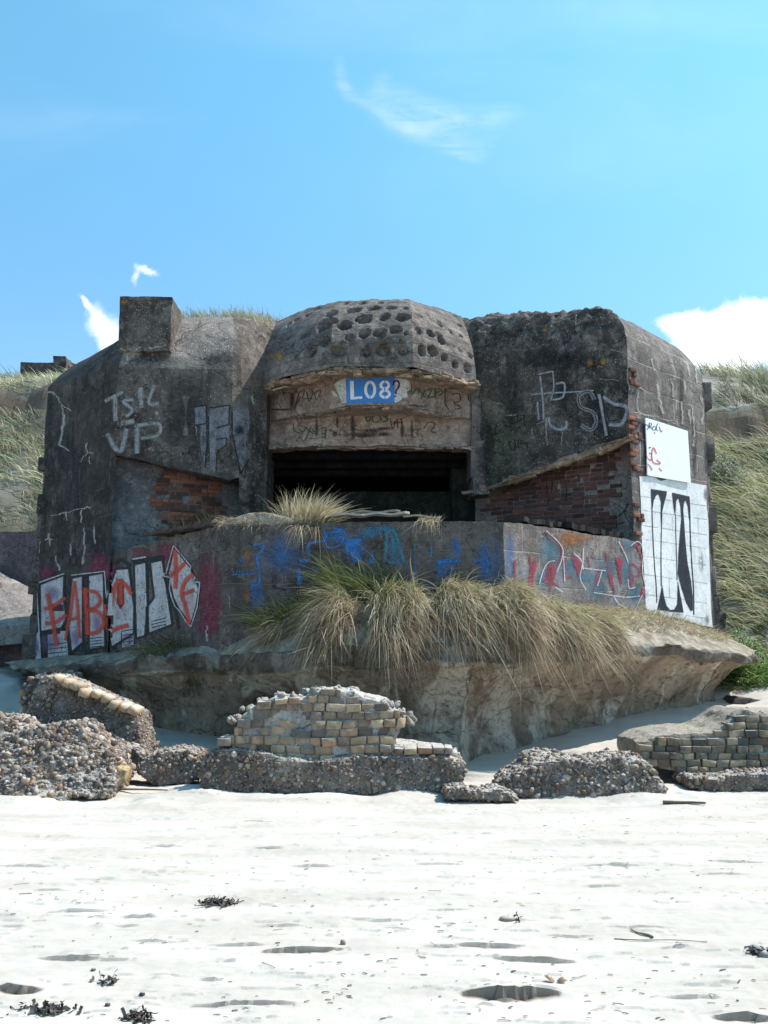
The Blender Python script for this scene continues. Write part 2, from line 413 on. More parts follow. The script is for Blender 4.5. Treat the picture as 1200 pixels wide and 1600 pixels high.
# eroded footing: bedded brown and pale concrete with slanting bright patches
m, nt = new_mat('eroded_footing_concrete'); co = obj_co(nt)
g = nt.noise(nt.vmap(co, (1, 1, .55), rot=(0, .5, 0)), .9, 5, .6, .9); g2 = nt.noise(nt.vmap(co, (1.6, 1, .5), rot=(0, .75, 0), loc=(3, 1, 2)), 1.15, 5, .6, .8)
fn = nt.noise(co, 14, 6, .7); md = nt.noise(co, 4, 6, .65, .4)
c = nt.mix(nt.sstep(g, .38, .62), (.21, .155, .108), (.35, .268, .195))
c = nt.mix(nt.m('MULTIPLY', nt.sstep(g2, .50, .60), .8), c, (.56, .49, .39))
c = nt.mix(nt.m('MULTIPLY', nt.sstep(md, .52, .72), .6), c, (.09, .08, .068))
sk = nt.noise(nt.vmap(co, (6, 6, .4)), 1.0, 4, .6, .2); c = nt.mix(nt.m('MULTIPLY', nt.sstep(sk, .55, .75), .45), c, (.07, .062, .055))
c = nt.mix(nt.m('MULTIPLY', nt.sstep(fn, .48, .68), .6), c, (.10, .078, .06))
crv = nt.n('ShaderNodeVectorMath', {0: nt.vmap(co, (1, 1, 2.2)), 1: nt.n('ShaderNodeTexNoise', {'Vector': co, 'Scale': 2.2, 'Detail': 6.0, 'Roughness': .65}).outputs['Color']}, operation='ADD').outputs[0]
crk = nt.m('SUBTRACT', 1.0, nt.sstep(nt.vor(crv, .8, 'DISTANCE_TO_EDGE'), .0, .012)); c = nt.mix(nt.m('MULTIPLY', nt.m('MULTIPLY', crk, nt.sstep(md, .5, .62)), .55), c, (.06, .05, .04))
agg = nt.m('SUBTRACT', 1.0, nt.sstep(nt.vor(co, 34), .15, .3)); c = nt.mix(nt.m('MULTIPLY', agg, .3), c, (.42, .38, .32)); fn = nt.m('SUBTRACT', nt.m('ADD', fn, nt.m('MULTIPLY', agg, .3)), crk)
a = col_attr(nt); c = nt.mix(1.0, c, a.outputs[0], 'MULTIPLY')
finish(nt, c, .95, nt.bump(nt.m('ADD', nt.m('MULTIPLY', fn, .6), nt.m('ADD', md, nt.m('MULTIPLY', g2, .6))), .9, .07), spec=.1)
M['footing'] = m

# beach sand / dune soil, by the mesh's own colour mask (r = soil share, b = painted footprint shade)
m, nt = new_mat('beach_sand'); co = obj_co(nt); a = col_attr(nt)
f1 = nt.noise(co, 220, 3, .7); f2 = nt.noise(co, 30, 5, .65); f3 = nt.noise(nt.vmap(co, (.6, 2.4, 1)), 1.3, 5, .6)
c = nt.mix(nt.sstep(f3, .3, .7), (.435, .39, .34), (.54, .495, .44))
c = nt.mix(nt.m('MULTIPLY', nt.sstep(f1, .56, .75), .4), c, (.36, .32, .26))
c = nt.mix(nt.m('MULTIPLY', nt.sstep(f2, .62, .75), .25), c, (.47, .43, .36))
sep = nt.n('ShaderNodeSeparateXYZ', {0: a.outputs[0]})
soil = nt.mix(nt.sstep(f2, .3, .7), (.07, .065, .04), (.17, .15, .10))
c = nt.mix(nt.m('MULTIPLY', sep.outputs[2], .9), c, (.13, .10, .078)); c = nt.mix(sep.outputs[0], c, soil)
c = nt.mix(sep.outputs[1], c, nt.mix(nt.sstep(f2, .3, .7), (.085, .060, .045), (.16, .12, .09)))
finish(nt, c, .97, nt.bump(nt.m('ADD', nt.m('MULTIPLY', f1, .5), f2), .55, .008), spec=.08)
M['sand'] = m

m, nt = new_mat('soil_bank'); co = obj_co(nt)
f = nt.noise(co, 5, 6, .7); g = nt.noise(co, 28, 4, .7)
c = nt.mix(nt.sstep(f, .35, .65), (.20, .165, .12), (.42, .37, .30)); c = nt.mix(nt.m('MULTIPLY', nt.sstep(g, .5, .75), .6), c, (.09, .07, .045))
finish(nt, c, .96, nt.bump(nt.m('ADD', f, g), .9, .04), spec=.08); M['soil'] = m

M['pebble'] = mat_attr('cemented_pebbles', .8, .3, 60, .4, .25, dust=.7)
M['matrix'] = mat_concrete('pebble_matrix', (.085, .075, .065), (.17, .15, .13), (.30, .275, .24), streak=.1, pebble=1.0, bump=1.0, dust=.8)
M['yellow_brick'] = mat_attr('yellow_brick', .92, .5, 22, .8, .15, .015, grime=(.085, .075, .06), dust=.85)
M['dark_brick'] = mat_attr('weathered_brown_brick', .92, .45, 22, .8, .15, .015, grime=(.07, .062, .052), dust=.6)
M['red_brick'] = mat_attr('red_brick', .92, .45, 24, .7, .12, .01, grime=(.055, .045, .042))
M['mortar'] = mat_concrete('lime_mortar', (.22, .21, .185), (.34, .325, .29), (.47, .455, .42), streak=.1, pebble=.1, bump=.9, dust=.9)
M['red_mortar'] = mat_concrete('dark_mortar', (.13, .115, .105), (.21, .19, .175), (.3, .28, .26), streak=.3, pebble=.1)
M['grass'] = mat_attr('grass_blades', .75, .1, 12, 0, .18, transl=.28)
M['leaf'] = mat_attr('leaves', .55, .2, 30, 0, .35, transl=.3)
M['weed'] = mat_attr('dry_seaweed', .7, .4, 60, .4, .3)
M['wood'] = mat_attr('weathered_timber', .85, .5, 18, .8, .15)
M['twig'] = mat_attr('bare_twigs', .8, .2, 30, 0, .2)
m, nt = new_mat('white_sheet_metal'); co = obj_co(nt)
v = nt.vor(co, 9); dots = nt.m('SUBTRACT', 1.0, nt.sstep(v, .05, .08))
nn = nt.noise(nt.vmap(co, (3, 3, .8)), 2, 4, .6)
c = nt.mix(nt.m('MULTIPLY', nt.sstep(nn, .5, .8), .25), (.70, .74, .78), (.50, .52, .53)); c = nt.mix(dots, c, (.12, .10, .09))
finish(nt, c, .45, nt.bump(nt.noise(co, 3, 3, .5), .25, .03), spec=.4); M['sheet'] = m
m, nt = new_mat('mussel_shell'); finish(nt, (.30, .20, .13), .35, spec=.5); M['shell'] = m

# ================================================================== ground: one sheet from the beach to beyond the dunes
def footprints():
    L = [(800, 1552, 155, 24), (1165, 1590, 105, 15), (25, 1549, 75, 17), (110, 1500, 105, 9), (172, 1503, 50, 6), (382, 1571, 165, 10), (472, 1487, 125, 12),
         (835, 1498, 135, 11), (765, 1477, 110, 9), (690, 1479, 55, 7), (235, 1474, 65, 6), (1080, 1557, 90, 7), (262, 1526, 58, 5), (330, 1533, 32, 7), (122, 1426, 98, 6),
         (216, 1436, 60, 7), (370, 1480, 90, 7), (890, 1462, 75, 6), (690, 1350, 80, 5), (960, 1352, 100, 4), (600, 1438, 80, 4), (20, 1449, 50, 4), (1000, 1448, 110, 4),
         (80, 1393, 60, 5), (490, 1354, 70, 5), (40, 1355, 80, 4), (1130, 1368, 90, 5), (620, 1450, 60, 5), (260, 1323, 50, 4), (420, 1326, 50, 4), (850, 1545, 60, 5),
         (200, 1450, 40, 5), (560, 1436, 60, 4), (940, 1386, 60, 4), (700, 1423, 70, 5), (440, 1448, 70, 4), (810, 1436, 45, 5), (1150, 1347, 80, 4), (330, 1400, 60, 3), (1050, 1480, 60, 4)]
    rng = np.random.default_rng(11)
    for i in range(300):
        py = 1252 + 340 * rng.random() ** 1.3; px = rng.uniform(-40, 1240)
        k = (py - 1000) / 500
        L.append((px, py, rng.uniform(20, 75) * k, rng.uniform(1.0, 3.0) * k))
    out = []
    for px, py, w, h in L:
        r = ray(px, py); t = -CAM[2] / r[2]; p = CAM + r * t
        sc = p[1] / 1500
        out.append((p[0], p[1], w * .5 * sc, h * sc * (.60 if h > 4 else .8), rng.uniform(-.12, .12)))
    return out
def lerpT(t, T):
    T = np.array(T); return np.interp(t, T[:, 0], T[:, 1])
RIGHT = [(0, 0), (11.4, 0), (12.3, .12), (13.4, .30), (15, .62), (17.2, 1.05), (18.6, 2.0), (20.5, 3.9), (22.6, 5.9), (23.1, 6.45), (23.45, 7.2), (24.5, 8.0), (26, 8.9), (30, 9.4), (45, 8.6), (80, 6), (300, 4)]
LEFT = [(0, 0), (11.4, 0), (12.5, .12), (14, .5), (16, .9), (22.5, .95), (22.85, 4.1), (24.5, 6.2), (25.9, 7.6), (26.2, 8.35), (28, 9.45), (31, 9.7), (45, 9), (80, 6), (300, 4)]
MID = [(0, 0), (12, 0), (14.5, .25), (17, .8), (22.5, .8), (23.5, 1.5), (25.5, 6.8), (28, 8.0), (45, 8.2), (80, 6), (300, 4)]
def base_h(x, y):
    l, r, m_ = lerpT(y, LEFT), lerpT(y, RIGHT), lerpT(y, MID)
    wl = smooth01((-x - 5.6) / 1.6); wr = smooth01((x - 5.0) / 1.6)
    wr2 = smooth01((x - 1.2) / 3.0) * (y < 16.5); wr = np.maximum(wr, wr2 * smooth01((16.5 - y) / 2))
    z = m_ * (1 - wl) * (1 - wr) + l * wl + r * wr
    return z
side = np.concatenate([np.arange(5.2, 15, .11), np.geomspace(15.2, 260, 40)]); xs = np.concatenate([-side[::-1], np.arange(-5.16, 5.17, .02), side])
ys = np.concatenate([np.linspace(-60, 3.3, 14)[:-1], np.geomspace(3.4, 12.5, 560), np.geomspace(12.55, 32, 190), np.geomspace(33, 420, 30)])
X, Y = np.meshgrid(xs, ys); xf, yf = X.ravel(), Y.ravel()
Z = base_h(xf, yf)
p3 = np.stack([xf, yf, np.zeros_like(xf)], 1)
beach = smooth01((12.5 - yf) / 1.5)
drift = smooth01((yf - 9.0) / .9) * smooth01((11.2 - yf) / .8); Z += drift * (.0 + .065 * smooth01(.5 + 1.5 * fbm(p3 * [1, 1.3, 1], 1.1, 3, seed=31)))
Z += .020 * fbm(p3 * [.8, 1.6, 1], 1.1, 3, seed=3) * beach
rp = fbm(p3 * [1.6, 5.5, 1], 1.4, 4, gain=.55, seed=5); Z += beach * .016 * np.abs(rp); rq = fbm(p3 * [3.2, 11, 1], 1.2, 3, seed=6) + .18 * fbm(p3 * [9, 14, 1], 2.2, 3, seed=7); Z += beach * .009 * smooth01((rq - .34) / .06)
Z += beach * .004 * fbm(p3, 22, 2, seed=9)
duneish = smooth01((yf - 15) / 5)
scn = np.exp(-((yf - np.where(xf > 0, 23.4, 26.1)) / .7) ** 2) * (np.abs(xf) > 6); Z += scn * .22 * fbm(p3 * [1, 2, 1], 1.6, 4, seed=29)
Z += duneish * (.45 * fbm(p3, .35, 4, seed=21) + .16 * fbm(p3, 1.5, 3, seed=22)) * (np.abs(xf) > 6.2)
Z += smooth01((yf - 11.8) / 1.2) * (1 - duneish) * .07 * fbm(p3, 1.2, 4, seed=25)
ZZ = Z.reshape(X.shape); pit_shade = np.zeros_like(ZZ)
for (cx, cy, rx, h, rt) in footprints():
    i0, i1 = np.searchsorted(xs, [cx - rx * 1.3, cx + rx * 1.3]); j0, j1 = np.searchsorted(ys, [cy - h * 6, cy + h * 4])
    if i1 <= i0 or j1 <= j0: continue
    sx = (X[j0:j1, i0:i1] - cx) / rx; dy = Y[j0:j1, i0:i1] - cy - sx * rx * rt - .25 * h * np.sin(sx * 4 + cx * 9)
    w = np.clip(1 - sx ** 2, 0, 1) ** .9 * (1 + .35 * fbm(np.stack([X[j0:j1, i0:i1].ravel(), Y[j0:j1, i0:i1].ravel() * 0, Y[j0:j1, i0:i1].ravel() * 0 + cy], 1), 14, 3, seed=2).reshape(sx.shape))
    pit = -smooth01((dy + 3.0 * h) / (2.8 * h)) * (dy < 0)        # slopes down away from the sea side, ends in a small cliff
    lip = np.exp(-np.clip(dy, 0, None) / (2.6 * h)) * (dy >= 0)
    ZZ[j0:j1, i0:i1] += w * h * (.55 * pit + .75 * lip)
    pit_shade[j0:j1, i0:i1] = np.maximum(pit_shade[j0:j1, i0:i1], (w > .12) * np.exp(-((dy + .1 * h) / (.6 * h)) ** 2) * min(1, h / .03))  # shade of the footprint cliffs, painted into the sand colour
Z = ZZ.ravel()
def GH(x, y):
    """ground height, smooth version, for standing things on it"""
    return float(base_h(np.array([float(x)]), np.array([float(y)]))[0])
soil = smooth01((yf - 17.0) / 2.0) * smooth01((np.abs(xf) - 5.0) / 1.0); soil = np.maximum(soil, smooth01((yf - 24) / 2))
soil *= .5 + .5 * smooth01(.5 + 1.6 * fbm(p3, .8, 3, seed=40))
scarp = np.where(xf > 0, np.exp(-((yf - 23.25) / .3) ** 2), np.exp(-((yf - 26.05) / .3) ** 2)) * (np.abs(xf) > 6)
pale = smooth01((yf - 23.5) / .3) * smooth01((25.3 - yf) / .8) * (xf > 6) * (xf < 9.2) * smooth01(.6 + 1.5 * fbm(p3, 1.5, 3, seed=45))
soil = soil * (1 - .85 * pale)
gc = np.stack([soil, scarp, pit_shade.ravel(), np.ones_like(soil)], 1)
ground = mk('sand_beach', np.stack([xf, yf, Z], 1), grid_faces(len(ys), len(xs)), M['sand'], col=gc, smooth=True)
tag(ground, kind='structure')
nz = np.empty(len(ground.data.polygons) * 3, dtype=np.float32); ground.data.polygons.foreach_get('normal', nz)
ground.data.polygons.foreach_set('use_smooth', (np.abs(nz.reshape(-1, 3)[:, 2]) > .86))
GB = BVHTree.FromPolygons([tuple(v) for v in np.stack([X[::3, ::3].ravel(), Y[::3, ::3].ravel(), ZZ[::3, ::3].ravel()], 1)],
                          [tuple(f) for f in grid_faces(len(ys[::3]), len(xs[::3]))])
def gz(x, y):
    h = GB.ray_cast(Vector((x, y, 40)), Vector((0, 0, -1)))
    return h[0].z if h[0] else GH(x, y)

# ================================================================== bunker
bunker = empty('concrete_bunker', (0, 17.5, 1.2))
tag(bunker, 'large grey concrete bunker covered in graffiti with a pitted cap over its dark opening', 'bunker')

L0, L1, L2 = (-6.48, 21.6), (-6.48, 18.0), (Xat(180, 700, 15.8), 15.8)
L3 = (Xat(362, 650, 16.1), 16.1); L4 = (Xat(376, 650, 16.2), 16.2); L5 = (Xat(418, 650, 16.75), 16.75)
R3 = (Xat(741, 650, 17.2), 17.2); R2 = (Xat(984, 650, 15.7), 15.7); R1 = (Xat(1106, 700, 17.5), 17.5); R0 = (R1[0], 21.6)
ztL, ztR = 7.55, 7.72
# corner: outer xy, inner top xy, shoulder z, top z, chamferiness
K = [dict(o=L0, i=(-4.9, 20.3), zs=6.2, zt=7.4, f=.5), dict(o=L1, i=(-4.7, 18.8), zs=Zat(606, 18.), zt=7.5, f=.45),
     dict(o=L2, i=(-3.9, 17.3), zs=Zat(572, 15.8), zt=ztL, f=.35), dict(o=L3, i=(-2.9, 17.5), zs=Zat(577, 16.1), zt=7.6, f=.1),
     dict(o=L4, i=(-2.7, 17.7), zs=Zat(580, 16.6), zt=7.66, f=.1), dict(o=L5, i=(-2.0, 18.2), zs=6.4, zt=7.74, f=.1),
     dict(o=R3, i=(1.55, 18.0), zs=6.8, zt=7.84, f=.1), dict(o=R2, i=(3.75, 16.9), zs=Zat(548, 15.7), zt=7.5, f=.0),
     dict(o=R1, i=(4.45, 18.4), zs=Zat(612, 17.5), zt=7.68, f=.12), dict(o=R0, i=(4.4, 20.3), zs=6.2, zt=7.6, f=.2)]
# bottom heights per segment (start, end)
BOT = {0: (.4, .4), 1: (.6, .9), 2: (Zat(710, 15.8), Zat(751, 16.1)), 3: (Zat(751, 16.1), Zat(752, 16.6)), 4: (2.9, 2.9), 5: (6.0, 6.0),
       6: (Zat(768, 17.2), Zat(684, 15.7)), 7: (.9, .6), 8: (.4, .4), 9: (.4, .4)}
def seg_sheet(a, b, zb0, zb1, du=.07, nr_roof=22):
    o0, o1, i0, i1 = map(np.array, (a['o'], b['o'], a['i'], b['i']))
    ln = np.linalg.norm(o1 - o0); nc = max(3, int(ln / du) + 1); t = np.linspace(0, 1, nc)
    zs = a['zs'] * (1 - t) + b['zs'] * t; zt = a['zt'] * (1 - t) + b['zt'] * t; f = a['f'] * (1 - t) + b['f'] * t
    zb = zb0 * (1 - t) + zb1 * t
    nw = max(3, int((max(a['zs'], b['zs']) - min(zb0, zb1)) / du) + 1)
    rows = []; uv = []
    O = o0[None] * (1 - t)[:, None] + o1[None] * t[:, None]; I = i0[None] * (1 - t)[:, None] + i1[None] * t[:, None]
    for w in np.linspace(0, 1, nw):
        rows.append(np.column_stack([O, zb * (1 - w) + zs * w])); uv.append(np.column_stack([t * ln, rows[-1][:, 2]]))
    for s in np.linspace(0, 1, nr_roof)[1:]:
        an = s * math.pi / 2
        oo = (1 - math.cos(an)) * (1 - f) + s * f; zz = math.sin(an) * (1 - f) + s * f
        rows.append(np.column_stack([O * (1 - oo)[:, None] + I * oo[:, None], zs + (zt - zs) * zz])); uv.append(np.column_stack([t * ln, rows[-1][:, 2]]))
    return np.array(rows), np.array(uv), nw
craters_R = [(930, 486, 12), (956, 487, 6), (946, 506, 9), (832, 534, 5), (804, 538, 7), (786, 536, 7), (878, 512, 12), (772, 504, 10), (792, 500, 8), (828, 492, 6), (768, 526, 6),
             (850, 500, 9), (868, 495, 7), (905, 495, 8), (900, 520, 7), (815, 506, 6), (755, 515, 6), (755, 540, 5), (760, 500, 7), (845, 520, 6)]
body_tris = []; pieces = []
for i in range(len(K)):
    a, b = K[i], K[(i + 1) % len(K)]
    g, uv, nw = seg_sheet(a, b, *BOT[i], du=.045 if i == 6 else .07, nr_roof=50 if i in (6, 2) else 24)
    V = g.reshape(-1, 3)
    amp = .045
    V = rough3(V, amp, 1.1, 5, seed=2)
    wallrow = np.repeat(np.arange(g.shape[0]) < nw, g.shape[1])
    if i in (6, 7, 5):      # shot-up, crumbling crown of the right block
        k = smooth01((V[:, 2] - (6.35 if i == 6 else 6.9)) / .8)
        if i == 7: k *= smooth01((5.0 - V[:, 0]) / .6)
        V[:, 2] += k * (.13 * fbm(V, 2.8, 4, seed=61) + .12 * np.abs(fbm(V, 7, 3, seed=62)) - .05)
        V[:, 1] += k * .09 * fbm(V, 5, 3, seed=64)
        if i == 6: V[:, 2] += .10 * np.exp(-((V[:, 0] - 3.7) / .3) ** 2) * k
    pieces.append([i, V, grid_faces(g.shape[0], g.shape[1]), uv.reshape(-1, 2), nw, g.shape])
def bvh_of(lst):
    V = np.vstack([q[0] for q in lst]); n = 0; F = []
    for v, f in lst: F += (np.asarray(f) + n).tolist(); n += len(v)
    return BVHTree.FromPolygons([tuple(v) for v in V], F)
def hit(bvh, px, py):
    r = ray(px, py); h = bvh.ray_cast(Vector(CAM), Vector(r).normalized())
    return h[0], h[1]
def crater(V, bvh, px, py, rpx, depth=.5, seed=0, aspect=1.0):
    h, n = hit(bvh, px, py)
    if h is None: return V
    h = np.array(h); n = np.array(n)
    if np.dot(n, ray(px, py)) > 0: n = -n
    R = rpx * h[1] / 1500
    d = V - h; dist = np.linalg.norm(d - 0 * n, axis=1); sel = dist < R * 2.2
    if not sel.any(): return V
    q = V[sel]; wob = 1 + .42 * fbm(q, 11, 3, seed=seed + 5)
    dd = dist[sel] / (R * wob)
    k = np.clip(1 - dd ** 5, 0, 1)
    rim = np.exp(-((dd - 1.1) / .16) ** 2) * .05
    V[sel] = q + n * (R * (-depth * k + rim))[:, None]
    return V
for q in pieces:
    if q[0] == 6:
        bv = bvh_of([(q[1], q[2])])
        for j, c in enumerate(craters_R): q[1] = crater(q[1], bv, *c, depth=.55, seed=j)
def quad_split(q, rows_from, rows_to):
    pass
seg_names = {0: 'side_wall', 1: 'corner_wall', 2: 'front_wall', 3: 'front_wall', 4: 'front_wall', 5: 'roof_edge', 6: 'front_wall', 7: 'side_wall', 8: 'side_wall', 9: 'back_wall'}
bv_body = []
roof = Acc(); wl = Acc(); sw2 = Acc(); wr = Acc(); cw = Acc(); sw = Acc(); bk = Acc()
for i, V, F, uv, nw, shp in pieces:
    nc = shp[1]; nf_wall = (nw - 1) * (nc - 1)
    C = np.ones((len(V), 4))
    if i == 6:      # mossy green film near the opening
        k = smooth01((2.75 - V[:, 0]) / .8) * smooth01((6.1 - V[:, 2]) / .8) * .6; C[:, 0] -= .35 * k; C[:, 2] -= .3 * k
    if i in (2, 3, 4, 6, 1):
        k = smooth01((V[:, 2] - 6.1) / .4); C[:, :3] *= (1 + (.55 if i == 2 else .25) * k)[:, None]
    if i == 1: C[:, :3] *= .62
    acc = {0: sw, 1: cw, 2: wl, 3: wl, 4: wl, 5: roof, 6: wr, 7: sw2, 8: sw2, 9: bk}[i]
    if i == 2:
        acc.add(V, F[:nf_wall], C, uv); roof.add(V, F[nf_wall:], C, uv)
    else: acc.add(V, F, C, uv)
    bv_body.append((V, F))
# flat top
tops = [K[i]['i'] for i in range(len(K))]
tv = [(x, y, K[i]['zt'] - .12) for i, (x, y) in enumerate(tops)] + [(-.2, 19.2, 7.5)]
tf = [[i, (i + 1) % len(K), len(K), len(K)] for i in range(len(K))]
tvi = np.array(tv); roof.add(tvi, np.array(tf), np.ones((len(tv), 4)), tvi[:, :2])
wl.build('front_wall', M['wall'], bunker); wr.build('front_wall', M['wall'], bunker)
cw.build('corner_wall', M['wall_blocks'], bunker); sw.build('side_wall', M['side_wall'], bunker); sw2.build('side_wall', M['side_wall'], bunker)
roof.build('roof', M['roof'], bunker); bk.build('back_wall', M['wall'], bunker)

# ---- pitted cap over the opening
zb = Zat(574, 15.6); zc = Zat(520, 15.6)
CK = [dict(o=(Xat(401, 600, 17.4), 17.4), i=(-1.9, 18.3), zs=6.3, zt=7.1, f=.6), dict(o=(Xat(404, 600, 16.8), 16.8), i=(-1.75, 17.9), zs=6.28, zt=7.2, f=.4),
      dict(o=(Xat(518, 580, 15.6), 15.6), i=(-.75, 17.5), zs=6.55, zt=7.78, f=.4), dict(o=(Xat(645, 574, 15.6), 15.6), i=(.35, 17.5), zs=6.68, zt=7.85, f=.4),
      dict(o=(Xat(742, 592, 16.45), 16.45), i=(1.25, 17.6), zs=6.42, zt=7.28, f=.7), dict(o=(Xat(745, 592, 17.4), 17.4), i=(1.5, 18.3), zs=6.4, zt=7.1, f=.7)]
cap_cr = [(385, 200, 46), (410, 150, 30), (475, 205, 36), (520, 135, 28), (565, 175, 38), (612, 125, 25), (660, 165, 27), (690, 122, 26), (742, 165, 32), (715, 225, 25), (640, 240, 26),
          (565, 245, 26), (290, 250, 20), (385, 277, 28), (300, 160, 20), (185, 290, 14), (230, 295, 17), (320, 322, 24), (445, 325, 30), (650, 317, 26), (750, 320, 22), (820, 230, 20),
          (877, 240, 22), (918, 250, 20), (930, 278, 20), (885, 325, 24), (837, 325, 22), (938, 355, 18), (830, 160, 17), (865, 155, 13), (925, 200, 17), (970, 232, 14), (1020, 255, 13),
          (1015, 205, 13), (1070, 275, 17), (1015, 320, 15), (1065, 345, 18), (993, 390, 19), (1050, 408, 17), (575, 332, 20), (495, 262, 16), (250, 180, 16), (345, 130, 16), (760, 125, 15),
          (945, 175, 11), (215, 200, 13), (150, 260, 13), (120, 238, 10), (800, 195, 12), (1085, 240, 10), (560, 100, 16), (480, 100, 14), (640, 100, 14)]
SIL = np.array([(395, 522), (413, 512), (430, 504), (460, 491), (500, 479), (530, 473), (590, 470), (640, 472), (690, 482), (735, 496), (760, 500)], float)
def cap_corner(k):
    j = min(int(k), len(CK) - 2); t = k - j; a, b = CK[j], CK[j + 1]
    o = (a['o'][0] * (1 - t) + b['o'][0] * t, a['o'][1] * (1 - t) + b['o'][1] * t)
    kk = np.arange(len(CK)); f = float(np.interp(k, kk, [c['f'] for c in CK])); zs_ = float(np.interp(k, kk, [c['zs'] for c in CK]))
    px = 600 + 1500 * o[0] / (o[1] * 1.015); pi_ = 588 + (px - 588) * .84; yi = 17.6 + .35 * abs((px - 580) / 170) ** 2
    if 1 < k < 2: o = (o[0], o[1] - .16 * math.sin((k - 1) * math.pi))
    return dict(o=o, i=((pi_ - 600) / 1500 * yi * 1.04, yi), zs=zs_, zt=Zat(float(np.interp(pi_, SIL[:, 0], SIL[:, 1])), yi) - .02, f=f)
CKD = [cap_corner(k) for k in np.linspace(0, len(CK) - 1, 41)]
cap_pieces = []
for i in range(len(CKD) - 1):
    a, b = CKD[i], CKD[i + 1]
    g, uv, nw = seg_sheet(a, b, zb, zb, du=.024, nr_roof=70)
    V = rough3(g.reshape(-1, 3), .035, 1.5, 4, seed=71); V[:, 2] += .05 * smooth01((V[:, 2] - 7.4) / .3) * fbm(V, 5, 3, seed=72)
    cap_pieces.append([V, grid_faces(*g.shape[:2]), uv.reshape(-1, 2)])
bv = bvh_of([(q[0], q[1]) for q in cap_pieces])
crg = np.random.default_rng(12)
for _ in range(46):
    cx, cy = crg.uniform(110, 1060), crg.uniform(100, 330)
    if all(math.hypot(cx - a, cy - b) > c + 16 for a, b, c in cap_cr): cap_cr.append((cx, cy, crg.uniform(8, 18)))
for q in cap_pieces:
    for j, (cx, cy, r) in enumerate(cap_cr): q[0] = crater(q[0], bv, 380 + cx / 3, 440 + cy / 3, r / 3 * (1.12 + .28 * ((j * 53) % 7) / 7), depth=1.0 + .45 * ((j * 37) % 5) / 5, seed=100 + j)
cap = Acc()
for V, F, uv in cap_pieces:
    C = np.ones((len(V), 4)); cap.add(V, F, C, uv)
ob_cap = cap.build('embrasure_cap', M['cap'], bunker, smooth=True)
ob_cap['label'] = 'rounded cap pocked with shell holes over the dark opening'
bv_cap = [(q[0], q[1]) for q in cap_pieces]
# broken underside of the cap
def sheet(p00, p01, p10, p11, du=.08, amp=.02, seed=0, sc=2.0):
    p00, p01, p10, p11 = map(lambda q: np.array(q, float), (p00, p01, p10, p11))
    nu = max(2, int(max(np.linalg.norm(p01 - p00), np.linalg.norm(p11 - p10)) / du) + 1); nv = max(2, int(max(np.linalg.norm(p10 - p00), np.linalg.norm(p11 - p01)) / du) + 1)
    u = np.linspace(0, 1, nu)[None, :, None]; v = np.linspace(0, 1, nv)[:, None, None]
    G = (p00 * (1 - u) + p01 * u) * (1 - v) + (p10 * (1 - u) + p11 * u) * v
    V = G.reshape(-1, 3)
    if amp: V = rough3(V, amp, sc, 4, seed=seed)
    lu = np.linalg.norm(p01 - p00)
    uv = np.stack([np.broadcast_to(u * lu, (nv, nu, 1)).ravel(), V[:, 2]], 1)
    return V, grid_faces(nv, nu), uv
und = Acc()
for i in range(len(CK) - 1):
    a, b = CK[i]['o'], CK[i + 1]['o']
    V, F, uv = sheet((*a, zb), (*b, zb), (a[0] * .94, 17.5, zb - .03), (b[0] * .94, 17.5, zb - .03), .04, .05, 80, 4)
    V[:, 2] -= .03
    und.add(V, F, np.ones((len(V), 4)), uv)
und.build('cap_underside', M['ledge'], bunker)
# ---- stepped lintels
z1, z2 = Zat(634, 16.1), 5.06
def band(name, plan, zlo, zhi, mat, depth, seed=0, amp=.045, du=.035):
    acc = Acc(); bvl = []
    for (a, b) in zip(plan[:-1], plan[1:]):
        V, F, uv = sheet((*a[:2], zlo), (*b[:2], zlo), (*a[:2], zhi), (*b[:2], zhi), du, amp, seed, 2.5)
        C = np.ones((len(V), 4)); acc.add(V, F, C, uv); bvl.append((V, F))
        V, F, uv = sheet((a[0], a[1] + depth, zlo + .02), (b[0], b[1] + depth, zlo + .02), (*a[:2], zlo), (*b[:2], zlo), du, amp, seed, 2.5)
        acc.add(V, F, np.ones((len(V), 4)), uv)
    acc.build(name, mat, bunker); return bvl
bv_lin = band('lintel', [(Xat(414, 640, 17.25), 17.25), (Xat(470, 640, 16.75), 16.75), (Xat(545, 630, 16.1), 16.1), (Xat(636, 630, 16.1), 16.1), (Xat(700, 630, 16.8), 16.8), (Xat(742, 640, 17.25), 17.25)], z1, 6.25, M['lintel'], 1.0, 85)
bv_lin += band('lintel', [(Xat(412, 680, 17.25), 17.25), (Xat(520, 680, 16.95), 16.95), (Xat(640, 680, 16.95), 16.95), (Xat(744, 680, 17.25), 17.25)], z2, z1 + .15, M['lintel'], .5, 88)
for k in range(4):
    yy_ = 17.55 + .4 * k
    band('ceiling_step', [(-2.3, yy_), (2.1, yy_)], z2 + .03 - .09 * k, z2 + .25, M['interior'], .42, 90 + k, .01, .2)
